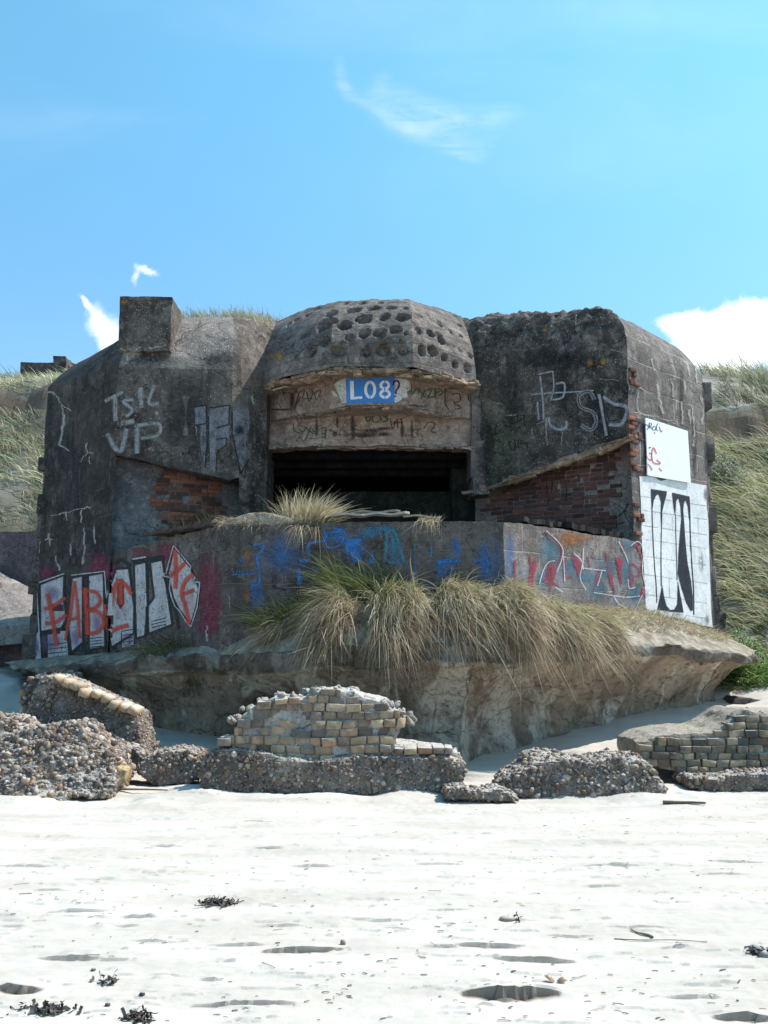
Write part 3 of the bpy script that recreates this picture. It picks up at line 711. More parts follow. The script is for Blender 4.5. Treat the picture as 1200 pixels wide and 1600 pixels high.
# ---- dark interior
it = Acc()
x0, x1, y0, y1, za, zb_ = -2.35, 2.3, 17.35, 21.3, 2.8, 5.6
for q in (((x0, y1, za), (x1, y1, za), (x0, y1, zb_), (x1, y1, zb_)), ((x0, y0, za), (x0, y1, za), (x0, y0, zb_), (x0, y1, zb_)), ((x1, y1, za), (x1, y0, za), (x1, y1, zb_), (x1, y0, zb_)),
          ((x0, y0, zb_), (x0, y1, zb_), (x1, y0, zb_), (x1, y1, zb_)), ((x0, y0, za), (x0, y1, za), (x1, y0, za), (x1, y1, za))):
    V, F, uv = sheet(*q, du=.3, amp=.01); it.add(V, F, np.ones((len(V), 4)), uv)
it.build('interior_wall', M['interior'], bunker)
def boxm(x0, x1, y0, y1, z0, z1, du=.08, amp=.02, seed=0, sc=3.0, bev=0):
    """closed box with subdivided, slightly uneven faces"""
    out = []
    c = [(x0, y0), (x1, y0), (x1, y1), (x0, y1)]
    for i in range(4):
        a, b = c[i], c[(i + 1) % 4]; out.append(sheet((*a, z0), (*b, z0), (*a, z1), (*b, z1), du, amp, seed, sc))
    out.append(sheet((x0, y0, z1), (x1, y0, z1), (x0, y1, z1), (x1, y1, z1), du, amp, seed, sc))
    out.append(sheet((x0, y1, z0), (x1, y1, z0), (x0, y0, z0), (x1, y0, z0), du, amp, seed, sc))
    return out
def box_part(name, mat, parent, boxes, **k):
    acc = Acc(); bvl = []
    for b in boxes:
        for V, F, uv in boxm(*b, **k): acc.add(V, F, np.ones((len(V), 4)), uv); bvl.append((V, F))
    o = acc.build(name, mat, parent); return o, bvl
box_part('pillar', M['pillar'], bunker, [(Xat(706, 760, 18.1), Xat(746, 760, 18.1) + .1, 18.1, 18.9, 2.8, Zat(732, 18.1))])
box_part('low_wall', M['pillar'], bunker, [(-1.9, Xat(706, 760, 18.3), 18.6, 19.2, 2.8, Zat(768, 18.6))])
# ---- recess walls under the overhangs
RLa = (Xat(168, 800, 15.98), 15.98); RLb = (Xat(400, 780, 17.0), 17.0)
RRc = (Xat(742, 780, 17.75), 17.75); RRd = (Xat(992, 780, 16.1), 16.1)
def wall_line(a, b, t): return np.array(a) * (1 - t) + np.array(b) * t
bv_rec = []
def rec(name, a, b, t0, t1, z0, z1_, mat, off=0.0, amp=.02, seed=0):
    pa, pb = wall_line(a, b, t0), wall_line(a, b, t1)
    V, F, uv = sheet((pa[0], pa[1] + off, z0), (pb[0], pb[1] + off, z0), (pa[0], pa[1] + off, z1_), (pb[0], pb[1] + off, z1_), .06, amp, seed)
    bv_rec.append((V, F)); return mk(name, V, F, mat, bunker, col=np.ones((len(V), 4)), uv=uv)
rec('recess_wall', RLa, RLb, 0, 1, 2.6, 5.0, M['plaster'], seed=95, amp=.03)
rec('recess_wall', RRc, RRd, 0, 1, 2.6, 5.3, M['red_mortar'], seed=96, amp=.01)
# undersides of the overhanging blocks
def soffit(pa, za_, pb, zb2, qa, qb, mat, seed):
    V, F, uv = sheet((*pa, za_), (*pb, zb2), (*qa, za_ + .03), (*qb, zb2 + .03), .045, .04, seed, 5)
    mk('overhang_underside', V, F, mat, bunker, col=np.ones((len(V), 4)), uv=uv)
soffit(L2, BOT[2][0], L3, BOT[2][1], (RLa[0], RLa[1] + .05), (wall_line(RLa, RLb, .8)[0], wall_line(RLa, RLb, .8)[1] + .1), M['wall'], 97)
soffit(L3, BOT[3][0], L5, BOT[3][1], (L3[0], 17.3), (L5[0], 17.5), M['wall'], 98)
soffit(R3, BOT[6][0], R2, BOT[6][1], (RRc[0], RRc[1] + .1), (RRd[0] + .02, RRd[1] + .1), M['ledge'], 99)
# tan broken lip along the right overhang
lipA, lipB = np.array([*R3, BOT[6][0]]), np.array([*R2, BOT[6][1]])
def shards(name, A_, B_, n, mat, seed, ln=.2, th=.05, off=(0, -.02, 0), sp=.03, dp=.08):
    rg = np.random.default_rng(seed); A_, B_ = np.array(A_, float), np.array(B_, float); d = B_ - A_; an = math.atan2(d[1], d[0]); sl = math.atan2(d[2], np.hypot(d[0], d[1]))
    R1_ = np.array([[math.cos(an), -math.sin(an), 0], [math.sin(an), math.cos(an), 0], [0, 0, 1]]); R2_ = np.array([[math.cos(sl), 0, -math.sin(sl)], [0, 1, 0], [math.sin(sl), 0, math.cos(sl)]])
    t = rg.random(n)[:, None]; pos = A_ * (1 - t) + B_ * t + np.array(off) + rg.normal(size=(n, 3)) * [sp * .5, sp * .6, sp]
    sc = np.stack([ln * rg.uniform(.3, 1, n), dp * rg.uniform(.5, 1.2, n), th * rg.uniform(.25, 1, n)], 1)
    J = np.tile(np.eye(3), (n, 1, 1)) + rg.normal(size=(n, 3, 3)) * .10
    V, F, C = scatter(QT, QF, pos, sc, (R1_ @ R2_)[None] @ J, np.hstack([np.repeat(rg.uniform(.7, 1.25, (n, 1)), 3, 1), np.ones((n, 1))]), .03)
    V = rough3(V, .03, 7, 3, seed=seed)
    return mk(name, V, F, mat, bunker, col=C, uv=np.zeros((len(V), 2)))
shards('broken_edge', lipA - [0, 0, .02], lipB - [0, 0, .03], 90, M['ledge'], 301, .26, .035, (0, .02, 0), .022, .05)
for i in range(1, 4):
    shards('broken_edge', (*CK[i]['o'], zb - .03), (*CK[i + 1]['o'], zb - .03), 55, M['ledge'], 310 + i, .16, .03, (0, .12, -.01), .03, .10)
for a_, b_ in (((470, 16.85), (545, 16.2)), ((545, 16.2), (636, 16.2)), ((636, 16.2), (700, 16.9))):
    shards('broken_edge', (Xat(a_[0], 640, a_[1]), a_[1], z1), (Xat(b_[0], 640, b_[1]), b_[1], z1), 26, M['lintel'], 320 + a_[0], .14, .022, (0, 0.02, 0), .012, .07)
shards('broken_edge', (Xat(420, 690, 17.2), 17.15, z2), (Xat(736, 690, 17.2), 17.15, z2), 60, M['lintel'], 340, .18, .022, (0, -.05, 0), .012, .06)
# jambs of the opening
V, F, uv = sheet((L5[0], 16.75, 2.7), (L5[0] - .05, 18.3, 2.7), (L5[0], 16.75, 6.3), (L5[0] - .05, 18.3, 6.3), .08, .02, 101); mk('jamb', V, F, M['wall'], bunker, col=np.ones((len(V), 4)), uv=uv)
# right jamb: rounded, chipped, between opening and overhang
acc = Acc()
for (px0, px1, y0_, pyt, pyb) in ((737, 757, 17.12, 600, 700), (736, 759, 17.08, 690, 745), (738, 764, 17.1, 735, 772)):
    for V, F, uv in boxm(Xat(px0, 700, y0_), Xat(px1, 700, y0_), y0_, y0_ + .9, Zat(pyb, y0_), Zat(pyt, y0_), .06, .035, 105, 3.5): acc.add(V, F, np.ones((len(V), 4)), uv); bv_body.append((V, F))
acc.build('jamb', M['jamb'], bunker)

# ---- bricks laid on a plane as one part
def brick_field(name, a, b, off, z0, z1_, test, mat, cols, parent, bl=.22, bh=.065, joint=.012, depth=.05, seed=3, yo=0.0):
    a = np.array(a, float); b = np.array(b, float); ln = np.linalg.norm(b - a); d = (b - a) / ln; n = np.array([d[1], -d[0]])
    rng = np.random.default_rng(seed); pos = []; sc = []; cc = []
    nrow = int((z1_ - z0) / (bh + joint))
    for r in range(nrow):
        z = z0 + (r + .5) * (bh + joint); u = -(r % 2) * (bl * .5) + rng.uniform(-.01, .01)
        while u < ln:
            w = bl if rng.random() < .8 else bl * .5
            c = a + d * (u + w / 2); p3_ = np.array([*(c + n * off), z])
            if 0 < u + w / 2 < ln and test(p3_):
                pos.append(p3_ + np.array([*(n * rng.normal() * .008), rng.normal() * .002])); sc.append((w / 2 - joint / 2, depth / 2, bh / 2))
                k = cols[rng.integers(len(cols))]; cc.append(np.array(k) * rng.uniform(.6, 1.2))
            u += w + joint * .5
    n_ = len(pos); 
    if not n_: return None
    R0 = np.array([[d[0], n[0], 0], [d[1], n[1], 0], [0, 0, 1]])
    R = np.tile(R0, (n_, 1, 1))
    C = np.hstack([np.array(cc), np.ones((n_, 1))])
    V, F, C = scatter(QT, QF, np.array(pos), np.array(sc), R, C, .012)
    return mk(name, V, F, mat, parent, col=C)
def proj(p):
    d = np.array(p) - CAM
    f = d[1] * math.cos(PITCH) + d[2] * math.sin(PITCH); v = (-d[1] * math.sin(PITCH) + d[2] * math.cos(PITCH)) / f
    return 600 + 1500 * d[0] / f, 800 - 1500 * v
REDS = [(.15, .070, .056), (.125, .062, .054), (.17, .08, .062), (.10, .056, .052), (.135, .075, .068)]
ORANGE = [(.24, .10, .065), (.19, .085, .06), (.27, .115, .072), (.13, .065, .052), (.09, .06, .05)]
def t_right(p):
    px, py = proj(p); return 772 + 14 * math.sin(p[2] * 9) < px < 962 + 9 * math.sin(p[2] * 11) and py > 690 + (984 - px) * .33 + 6
brick_field('brickwork', RRc, RRd, -.010, 2.95, 5.2, t_right, M['red_brick'], REDS, bunker, seed=5)
def t_left(p):
    px, py = proj(p); return 245 - 14 * math.sin(p[2] * 5) + (py - 790) * -.1 < px < 345 and py > 730
brick_field('brickwork', RLa, RLb, -.004, 3.0, 4.75, t_left, M['red_brick'], ORANGE, bunker, seed=6, bh=.06)
def t_quoin(p):
    px, py = proj(p); zig = 6 * math.sin(p[2] * 23) + 5 * math.sin(p[2] * 9)
    return px < 996 + zig and (574 < py < 604 or 640 < py < 735 or 780 < py < 835)
sd_ = np.array([R1[0] - R2[0], R1[1] - R2[1]]); sd_ /= np.linalg.norm(sd_)
brick_field('brickwork', R2, tuple(np.array(R2) + sd_ * .34), .012, 3.0, 6.2, t_quoin, M['red_brick'], ORANGE, bunker, seed=8, bl=.2)
# ---- toothed block edges at both sides
def quoins(x, y, z0, z1_, sgn, name):
    acc = Acc(); z = z0; k = 0
    while z < z1_:
        h = RNG.uniform(.22, .62); pr = RNG.uniform(.03, .11) if RNG.random() < .55 else RNG.uniform(-.04, .01)
        pr += .10 * max(0, (3.4 - z)) / 2
        V, F, C = scatter(QT, QF, np.array([[x + sgn * (pr - .16), y + .2, z + h / 2]]), np.array([[.18, .24, h / 2 - .004]]), np.eye(3)[None], np.array([[.8, .8, .8, 1.0]]), .03)
        acc.add(V, F, C, np.zeros((len(V), 2))); z += h; k += 1
    acc.build(name, M['wall_blocks'], bunker)
quoins(R1[0], R1[1], .9, 5.9, 1, 'toothed_edge'); quoins(L1[0], L1[1], .7, 4.9, -1, 'toothed_edge')

# ---- block on the roof at left
bx0, bx1 = Xat(187, 500, 15.9), Xat(268, 500, 15.9)
o, b_ = box_part('roof_block', M['wall'], bunker, [(bx0, bx1, 15.85, 17.2, Zat(548, 15.85), Zat(463, 15.85))], du=.06, amp=.03, seed=120)
o['label'] = 'square block standing on the left end of the roof'; bv_body += b_

# ---- parapet in front, bent like a prow
PW = [((Xat(176, 860, 15.85), 15.85), 3.04), ((Xat(350, 820, 13.05), 13.05), 3.17), ((Xat(786, 812, 13.0), 13.0), Zat(812, 13.0)), ((Xat(1001, 845, 15.72), 15.72), Zat(846, 15.72))]
acc = Acc(); bv_par = []; PARA = []
def off_poly(pts, o):
    out = []
    for i, p in enumerate(pts):
        ds = []
        if i > 0: ds.append(np.array(p) - pts[i - 1])
        if i < len(pts) - 1: ds.append(np.array(pts[i + 1]) - p)
        ns = [np.array([-d[1], d[0]]) / np.linalg.norm(d) for d in ds]
        n = sum(ns); n = n / np.linalg.norm(n); c = float(np.dot(n, ns[0])); out.append(np.array(p) + n * o / max(c, .4))
    return out
pts = [np.array(p[0]) for p in PW]; inn = off_poly(pts, .45)
for i in range(3):
    a, b = pts[i], pts[i + 1]; ai, bi = inn[i], inn[i + 1]; za_, zb2 = PW[i][1], PW[i + 1][1]
    for q in (((*a, 1.25), (*b, 1.25), (*a, za_), (*b, zb2)), ((*a, za_), (*b, zb2), (*ai, za_), (*bi, zb2)), ((*ai, za_), (*bi, zb2), (*ai, 2.2), (*bi, 2.2))):
        V, F, uv = sheet(*q, du=.045, amp=.03, seed=130, sc=1.6)
        k = smooth01((V[:, 2] - 2.85) / .3); V[:, 2] += k * (-.05 * np.abs(fbm(V, 4.5, 3, seed=133)))
        C = np.ones((len(V), 4))
        if i == 1: C[:, :3] *= .85
        if i == 2: C[:, :3] *= 1.5
        if i == 0: C[:, :3] *= .9
        acc.add(V, F, C, uv); bv_par.append((V, F))
acc.build('parapet', M['parapet'], bunker)
# floor of the ledge behind the parapet
lv = [(*inn[0], 2.75), (*inn[1], 2.95), (*inn[2], 2.95), (*inn[3], 2.75), (2.2, 18.5, 3.0), (-2.2, 18.5, 3.0)]
mk('ledge_floor', lv, [[0, 1, 5], [1, 2, 4, 5], [2, 3, 4]], M['soil'], bunker)

# ---- eroded footing under everything
FT = [(20, 17.0, 1046, 16.8, 1085), (70, 16.0, 1042, 15.9, 1115), (120, 15.0, 1038, 15.0, 1140), (200, 14.1, 1030, 14.6, 1165), (300, 13.2, 1022, 13.9, 1178), (400, 12.6, 1018, 13.2, 1190), (550, 12.15, 1010, 12.8, 1197),
      (680, 12.0, 1006, 12.45, 1205), (745, 12.0, 1004, 12.2, 1210), (800, 12.15, 1004, 12.9, 1192), (870, 12.5, 1003, 13.6, 1172), (960, 13.0, 1006, 14.2, 1158), (1050, 13.75, 1011, 14.8, 1144), (1120, 14.35, 1018, 15.1, 1128),
      (1160, 14.75, 1022, 15.5, 1116), (1176, 15.3, 1025, 16.2, 1100), (1160, 17.5, 1015, 17.8, 1060)]
T = np.array(FT, float); tt = np.cumsum(np.r_[0, np.hypot(np.diff(T[:, 0]), 20 * np.diff(T[:, 1]))]); tn = np.linspace(0, tt[-1], 330)
Q = np.stack([np.interp(tn, tt, T[:, k]) for k in range(5)], 1)
rows = []; NR = 72
lip = np.array([P(q[0], q[2], q[1]) for q in Q]); bot = np.array([P(q[0] + (0 if q[0] < 1100 else -(q[0] - 1100) * .35), q[4], q[3]) for q in Q]); bot[:, 2] -= .12
for s in np.linspace(0, 1, NR):
    # a blunt slab edge first, then the hollow
    brk = .15 + .07 * fbm(np.stack([tn * .01, tn * 0, tn * 0], 1), 1.0, 4, seed=139)
    back = .13 * smooth01((s - brk) / .025) - .05 * smooth01(s / .03) * smooth01((brk - s) / .03) + .34 * np.sin(np.clip((s - brk) / (1 - brk), 0, 1) * math.pi)
    v = lip * (1 - s) + bot * s
    nrm = np.zeros((len(Q), 2)); d = np.gradient(lip[:, :2], axis=0); nrm = np.stack([-d[:, 1], d[:, 0]], 1); nrm /= np.linalg.norm(nrm, axis=1)[:, None]
    v[:, :2] += nrm * np.asarray(back)[:, None]; rows.append(v)
G = np.array(rows); V = G.reshape(-1, 3)
s_ = np.repeat(np.linspace(0, 1, NR), len(Q))
am = (.35 + .65 * smooth01(s_ / .15))[:, None]
D = np.stack([fbm(V * [1, 1, .6], .75, 5, seed=140), fbm(V * [1, 1, .6], .75, 5, seed=141), .5 * fbm(V, 1.5, 4, seed=142)], 1)
rid = 1 - np.abs(fbm(V * [1, 1, .45] + V[:, 2:3] * [.7, 0, 0], 1.3, 4, seed=144))
V = V + am * (.30 * D) ; V[:, 1] -= (am[:, 0]) * .22 * (rid - .75)
blk = _hash(np.floor(V[:, 0] * 4.5 + .8 * fbm(V, 2, 2, seed=151)).astype(np.int64), np.floor(V[:, 2] * 6).astype(np.int64), np.zeros(len(V), np.int64), 5); V[:, 1] -= (s_ < .2) * .07 * (blk - .5)
V[:, 2] += .06 * fbm(V, 6, 3, seed=146) * (s_ < .12) - (s_ < .02) * .03 * np.abs(fbm(V, 3, 3, seed=149))
V[:, 1] += .05 * fbm(V, 7, 3, seed=147) + .07 * fbm(V * [.9, .9, 5.5], 1.3, 4, seed=148)
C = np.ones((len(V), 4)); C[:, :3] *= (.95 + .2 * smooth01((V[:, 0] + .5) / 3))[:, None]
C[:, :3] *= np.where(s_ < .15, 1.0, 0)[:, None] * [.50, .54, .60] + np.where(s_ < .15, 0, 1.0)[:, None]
F = grid_faces(NR, len(Q), flip=True)
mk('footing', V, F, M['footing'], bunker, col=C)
bv_foot = [(V.copy(), F)]
FOOT_LIP = V[:len(Q)].copy()
# soil lying on the footing, up to the parapet and side walls
inner = []
for q, l in zip(Q, FOOT_LIP):
    px = q[0]; d_in = np.interp(px, [20, 180, 350, 786, 1001, 1125, 1180], [18.2, 16.0, 13.3, 13.3, 15.9, 17.7, 19])
    zi = np.interp(px, [20, 180, 350, 500, 640, 900, 1001, 1060, 1125, 1180], [1.2, 1.42, 1.62, 2.0, 2.1, 2.05, 2.0, 1.85, 1.6, 1.3])
    inner.append([(px - 600) / 1500 * d_in * 1.01, d_in, zi])
inner = np.array(inner); rows = []
for s in np.linspace(0, 1, 26):
    v = FOOT_LIP * (1 - s) + inner * s; hump = np.interp(FOOT_LIP[:, 0], [-6, -1.6, -.6, 1.5, 4, 6], [0, .02, .26, .30, .16, .05]) * math.sin(s * math.pi) ** .8
    v[:, 2] += hump; rows.append(v)
V = np.array(rows).reshape(-1, 3); k = np.repeat(np.linspace(0, 1, 26) > .01, len(Q)); V[:, 2] += k * .05 * fbm(V, 2.5, 4, seed=150)
tag(mk('soil_bank', V, grid_faces(26, len(Q)), M['soil']), kind='structure')
bv_soil = [(V, grid_faces(26, len(Q)))]

# ================================================================== paint on the walls: strokes and fills laid on the surface itself
BW = bvh_of(bv_body + bv_par + bv_rec + bv_lin)
BL = bvh_of(bv_lin)
def smooth_path(pts, step=4.0, closed=False):
    pts = np.array(pts, float); n = len(pts)
    if n == 2:
        k = max(2, int(np.hypot(*(pts[1] - pts[0])) / step) + 1); t = np.linspace(0, 1, k)[:, None]; return pts[0] * (1 - t) + pts[1] * t
    out = []
    for i in range(n - 1):
        p0 = pts[max(i - 1, 0)]; p1 = pts[i]; p2 = pts[i + 1]; p3_ = pts[min(i + 2, n - 1)]
        k = max(2, int(np.hypot(*(p2 - p1)) / step) + 1)
        for t in np.linspace(0, 1, k, endpoint=False):
            out.append(.5 * ((2 * p1) + (-p0 + p2) * t + (2 * p0 - 5 * p1 + 4 * p2 - p3_) * t * t + (-p0 + 3 * p1 - 3 * p2 + p3_) * t ** 3))
    out.append(pts[-1]); return np.array(out)
class Paint:
    def __init__(s, bvh, lift=.008): s.b = bvh; s.lift = lift; s.V = []; s.C = []; s.F = []; s.marks = []
    def v(s, px, py, a=1.0):
        h, n = hit(s.b, px, py)
        if h is None: return None
        n = np.array(n)
        if np.dot(n, ray(px, py)) > 0: n = -n
        s.V.append(np.array(h) + n * s.lift); s.C.append((1, 1, 1, a)); return len(s.V) - 1
    def face(s, ids):
        if any(i is None for i in ids): return
        q = [s.V[i] for i in ids]
        ext = max(np.linalg.norm(q[i] - q[i - 1]) for i in range(len(q)))
        if ext > .35 or max(p[1] for p in q) - min(p[1] for p in q) > .22: return
        s.F.append(ids)
    def stroke(s, pts, w, sharp=False, soft=0.0, w1=None):
        p = np.array(pts, float)
        if sharp:
            pp = [smooth_path(p[i:i + 2]) for i in range(len(p) - 1)]
            for q in pp: s._rib(q, w, w1, soft)
        else: s._rib(smooth_path(p), w, w1, soft)
    def _rib(s, q, w, w1, soft):
        d = np.gradient(q, axis=0); d /= np.linalg.norm(d, axis=1)[:, None] + 1e-9; nn = np.stack([-d[:, 1], d[:, 0]], 1)
        ws = np.linspace(w, w if w1 is None else w1, len(q)); offs = (-.5, 0, .5) if not soft else (-.5 - soft, -.2, .2, .5 + soft)
        prev = None
        for i in range(len(q)):
            row = [s.v(*(q[i] + nn[i] * o * ws[i]), 1.0 if not soft or abs(o) < .3 else 0.0) for o in offs]
            if prev:
                for k in range(len(offs) - 1): s.face([prev[k], prev[k + 1], row[k + 1], row[k]])
            prev = row
    def line(s, pts, w, closed=True):
        p = list(pts) + ([pts[0]] if closed else []); s.stroke(p, w, sharp=True)
    def fill(s, poly, g=7):
        s.marks.append(len(s.V))
        poly = [tuple(map(float, p)) for p in poly]; xs_, ys_ = zip(*poly); n = len(poly)
        dense = []
        for i in range(n):
            a = np.array(poly[i]); b = np.array(poly[(i + 1) % n]); k = max(1, int(np.hypot(*(b - a)) / g))
            dense += [tuple(a + (b - a) * j / k) for j in range(k)]
        pts = [Vector(p) for p in dense]
        def inside(x, y):
            c = False; j = n - 1
            for i in range(n):
                if (poly[i][1] > y) != (poly[j][1] > y) and x < (poly[j][0] - poly[i][0]) * (y - poly[i][1]) / (poly[j][1] - poly[i][1]) + poly[i][0]: c = not c
                j = i
            return c
        inner_ = [Vector((x, y)) for x in np.arange(min(xs_) + g / 2, max(xs_), g) for y in np.arange(min(ys_) + g / 2, max(ys_), g) if inside(x, y) and min((Vector((x, y)) - q).length for q in pts) > g * .4]
        vo, eo, fo, *_ = delaunay_2d_cdt(pts + inner_, [], [list(range(len(pts)))], 1, 1e-4)
        ids = [s.v(v.x, v.y) for v in vo]
        for f in fo: s.face([ids[i] for i in f])
    def spray(s, px, py, rx, ry, a=1.0, n=20):
        rings = [(0, a), (.35, a * .85), (.65, a * .45), (1.0, 0.0)]
        s.marks.append(len(s.V)); c = s.v(px, py, a); prev = None
        for r, al in rings[1:]:
            row = [s.v(px + rx * r * math.cos(t), py + ry * r * math.sin(t), al) for t in np.linspace(0, 2 * math.pi, n, endpoint=False)]
            for k in range(n):
                if prev is None: s.face([c, row[k], row[(k + 1) % n]])
                else: s.face([prev[k], row[k], row[(k + 1) % n], prev[(k + 1) % n]])
            prev = row
    def done(s, name, mat, parent=None, label=None, split=False):
        if not s.F: return None
        if split:
            cuts = s.marks + [len(s.V)]
            for a, b in zip(cuts[:-1], cuts[1:]):
                f = [[i - a for i in q] for q in s.F if a <= q[0] < b]
                if f: mk(name, s.V[a:b], f, mat, parent or bunker, col=np.array(s.C[a:b]))
            return None
        o = mk(name, s.V, s.F, mat, parent or bunker, col=np.array(s.C))
        if label: o['label'] = label
        return o
def T4(pts): return [(x / 2.857, 780 + y / 2.857) for x, y in pts]        # crops of the left corner
def T1(pts): return [(x / 2.857, 420 + y / 2.857) for x, y in pts]
def T5(pts): return [(320 + x / 2.5, 780 + y / 2.5) for x, y in pts]
def T6(pts): return [(760 + x / 2.727, 780 + y / 2.727) for x, y in pts]
def T3(pts): return [(720 + x / 2.5, 440 + y / 2.5) for x, y in pts]
def T2(pts): return [(380 + x / 3, 440 + y / 3) for x, y in pts]
def T8(pts): return [(500 + x / 6.667, 560 + y / 6.667) for x, y in pts]
def TR(pts): return [(730 + x / 4.444, 620 + y / 4.444) for x, y in pts]
def TW(pts): return [(990 + x / 4.21, 640 + y / 4.21) for x, y in pts]
PM = {}
def pm(name, rgb, wear=.42, **k):
    if name not in PM: PM[name] = mat_paint(name, rgb, wear, **k)
    return PM[name]
white_old = lambda: pm('worn_white_paint', (.34, .34, .36), .47)
white = lambda: pm('white_paint', (.52, .50, .51), .42)
red = lambda: pm('red_spray_paint', (.58, .06, .03), .38)
black = lambda: pm('black_paint', (.012, .012, .014), .36)
magenta = lambda: pm('magenta_spray_paint', (.20, .025, .055), .48)
blue = lambda: pm('blue_spray_paint', (.03, .17, .44), .44)
lime = lambda: pm('lime_streaks', (.36, .335, .29), .475, scale=13)
purple = lambda: pm('lilac_spray_paint', (.26, .19, .32), .46)

# -- left corner lettering
p = Paint(BW, .006)
for x, y, rx, ry in ((200, 330, 55, 40), (440, 300, 90, 60), (490, 330, 60, 50), (150, 480, 25, 90), (740, 240, 40, 60), (930, 380, 55, 130), (945, 480, 60, 70), (925, 560, 50, 50), (700, 300, 160, 60), (620, 240, 90, 30), (945, 530, 35, 90)):
    (a, b), = T4([(x, y)]); p.spray(a, b, rx / 2.857 * 1.2, ry / 2.857 * 1.2)
p.done('magenta_spray', magenta(), split=True)
p = Paint(BW, .008)
LET = [[(180, 380), (290, 338), (286, 440), (300, 530), (272, 585), (182, 592)], [(322, 352), (372, 340), (372, 640), (315, 690), (302, 560)],
       [(395, 340), (465, 328), (472, 660), (400, 672)], [(490, 400), (520, 312), (578, 308), (602, 480), (600, 600), (500, 662), (478, 560)],
       [(600, 292), (655, 280), (662, 470), (650, 610), (610, 622)], [(672, 282), (728, 270), (772, 560), (665, 602), (660, 480), (690, 440)],
       [(752, 330), (780, 212), (850, 300), (872, 350), (892, 400), (880, 480), (855, 560), (800, 490), (775, 440)],
       [(212, 592), (300, 585), (310, 700), (215, 740)], [(545, 590), (602, 580), (602, 650), (545, 668)], [(140, 590), (175, 590), (180, 715), (135, 720)], [(475, 560), (515, 560), (515, 655), (475, 665)]]
for L in LET: p.fill(T4(L))
p.done('block_letter', white(), split=True)
p = Paint(BW, .010)
for x, y, rx, ry in ((230, 640, 50, 60), (570, 630, 40, 40), (440, 560, 30, 60), (340, 620, 30, 50), (160, 660, 25, 50), (235, 420, 40, 40)):
    (a, b), = T4([(x, y)]); p.spray(a, b, rx / 2.857, ry / 2.857, .8)
p.done('lilac_spray', purple(), split=True)
p = Paint(BW, .012)
for L in LET[:7]: p.line(T4(L), 3.4)
for L in LET[7:9]: p.line(T4(L), 1.6)
p.fill(T4([(232, 500), (232, 468), (285, 470), (288, 500)])); p.fill(T4([(525, 390), (540, 365), (556, 390), (556, 470), (540, 492), (525, 465)]))
p.fill(T4([(380, 330), (392, 400), (398, 370), (400, 335)])); p.fill(T4([(182, 588), (272, 572), (272, 600), (182, 608)])); p.fill(T4([(590, 268), (735, 250), (735, 272), (592, 290)]))
p.fill(T4([(655, 290), (668, 290), (662, 460), (655, 420)])); p.fill(T4([(652, 480), (668, 480), (665, 600), (655, 606)])); p.stroke(T4([(515, 290), (545, 270), (585, 300)]), 6)
for k in range(4): p.stroke(T4([(405, 622 + k * 13), (460, 616 + k * 13)]), 1.5)
for k in range(3): p.stroke(T4([(680, 545 + k * 14), (745, 530 + k * 14)]), 1.5)
for k in range(3): p.stroke(T4([(215, 650 + k * 20), (300, 640 + k * 20)]), 1.3)
for k in range(3): p.stroke(T4([(550, 608 + k * 16), (598, 600 + k * 16)]), 1.3)
for L in ([(735, 340), (760, 420), (790, 520), (800, 580)], [(300, 540), (320, 690)], [(372, 640), (385, 690)], [(515, 660), (540, 700)]): p.stroke(T4(L), 5)
p.done('black_outline', black(), label='black outline of the block letters')
p = Paint(BW, .016)
for L, w in (([(215, 420), (232, 500), (245, 580), (258, 655)], 7), ([(200, 490), (240, 478), (295, 440)], 6), ([(205, 555), (255, 548), (300, 515)], 6), ([(335, 365), (322, 480), (295, 630)], 5), ([(335, 365), (350, 480), (358, 620)], 5),
             ([(305, 540), (352, 530)], 5), ([(383, 395), (390, 500), (395, 605)], 8), ([(385, 412), (430, 415), (452, 452), (430, 485), (390, 495)], 6), ([(390, 495), (445, 505), (468, 550), (440, 592), (395, 600)], 6),
             ([(592, 425), (560, 380), (525, 372), (505, 440), (490, 520), (490, 590), (530, 575), (578, 562)], 7), ([(540, 355), (545, 470)], 9), ([(470, 470), (495, 590)], 6),
             ([(785, 225), (790, 320), (785, 400)], 7), ([(760, 345), (795, 320), (832, 282)], 6), ([(868, 335), (832, 365), (815, 420), (835, 490), (850, 560)], 7), ([(820, 425), (872, 405)], 6)):
    p.stroke(T4(L), w, soft=.2)
for x_, y_, r_ in ((240, 500, 60), (330, 500, 50), (430, 500, 60), (530, 480, 60), (790, 320, 50), (845, 450, 50)):
    (a, b), = T4([(x_, y_)]); p.spray(a, b, r_ / 2.857, r_ / 2.857 * 1.3, .16)
p.done('red_tag', red(), label='red tag sprayed over the white block letters')
p = Paint(BW, .014)
p.line(T4([(745, 330), (778, 206), (815, 250), (856, 300), (848, 325), (876, 350), (860, 370), (896, 370), (884, 480), (856, 570), (830, 540), (803, 495), (785, 480), (770, 440), (760, 400), (765, 350), (725, 340)]), 1.7)
p.stroke(T4([(178, 372), (290, 332)]), 2); p.stroke(T4([(320, 340), (470, 322), (478, 440), (500, 360)]), 1.6, sharp=True); p.stroke(T4([(165, 380), (178, 600), (185, 740)]), 1.8); p.stroke(T4([(595, 268), (655, 258)]), 2.5)
p.done('white_outline', white(), label='white outline around the arrow shape')

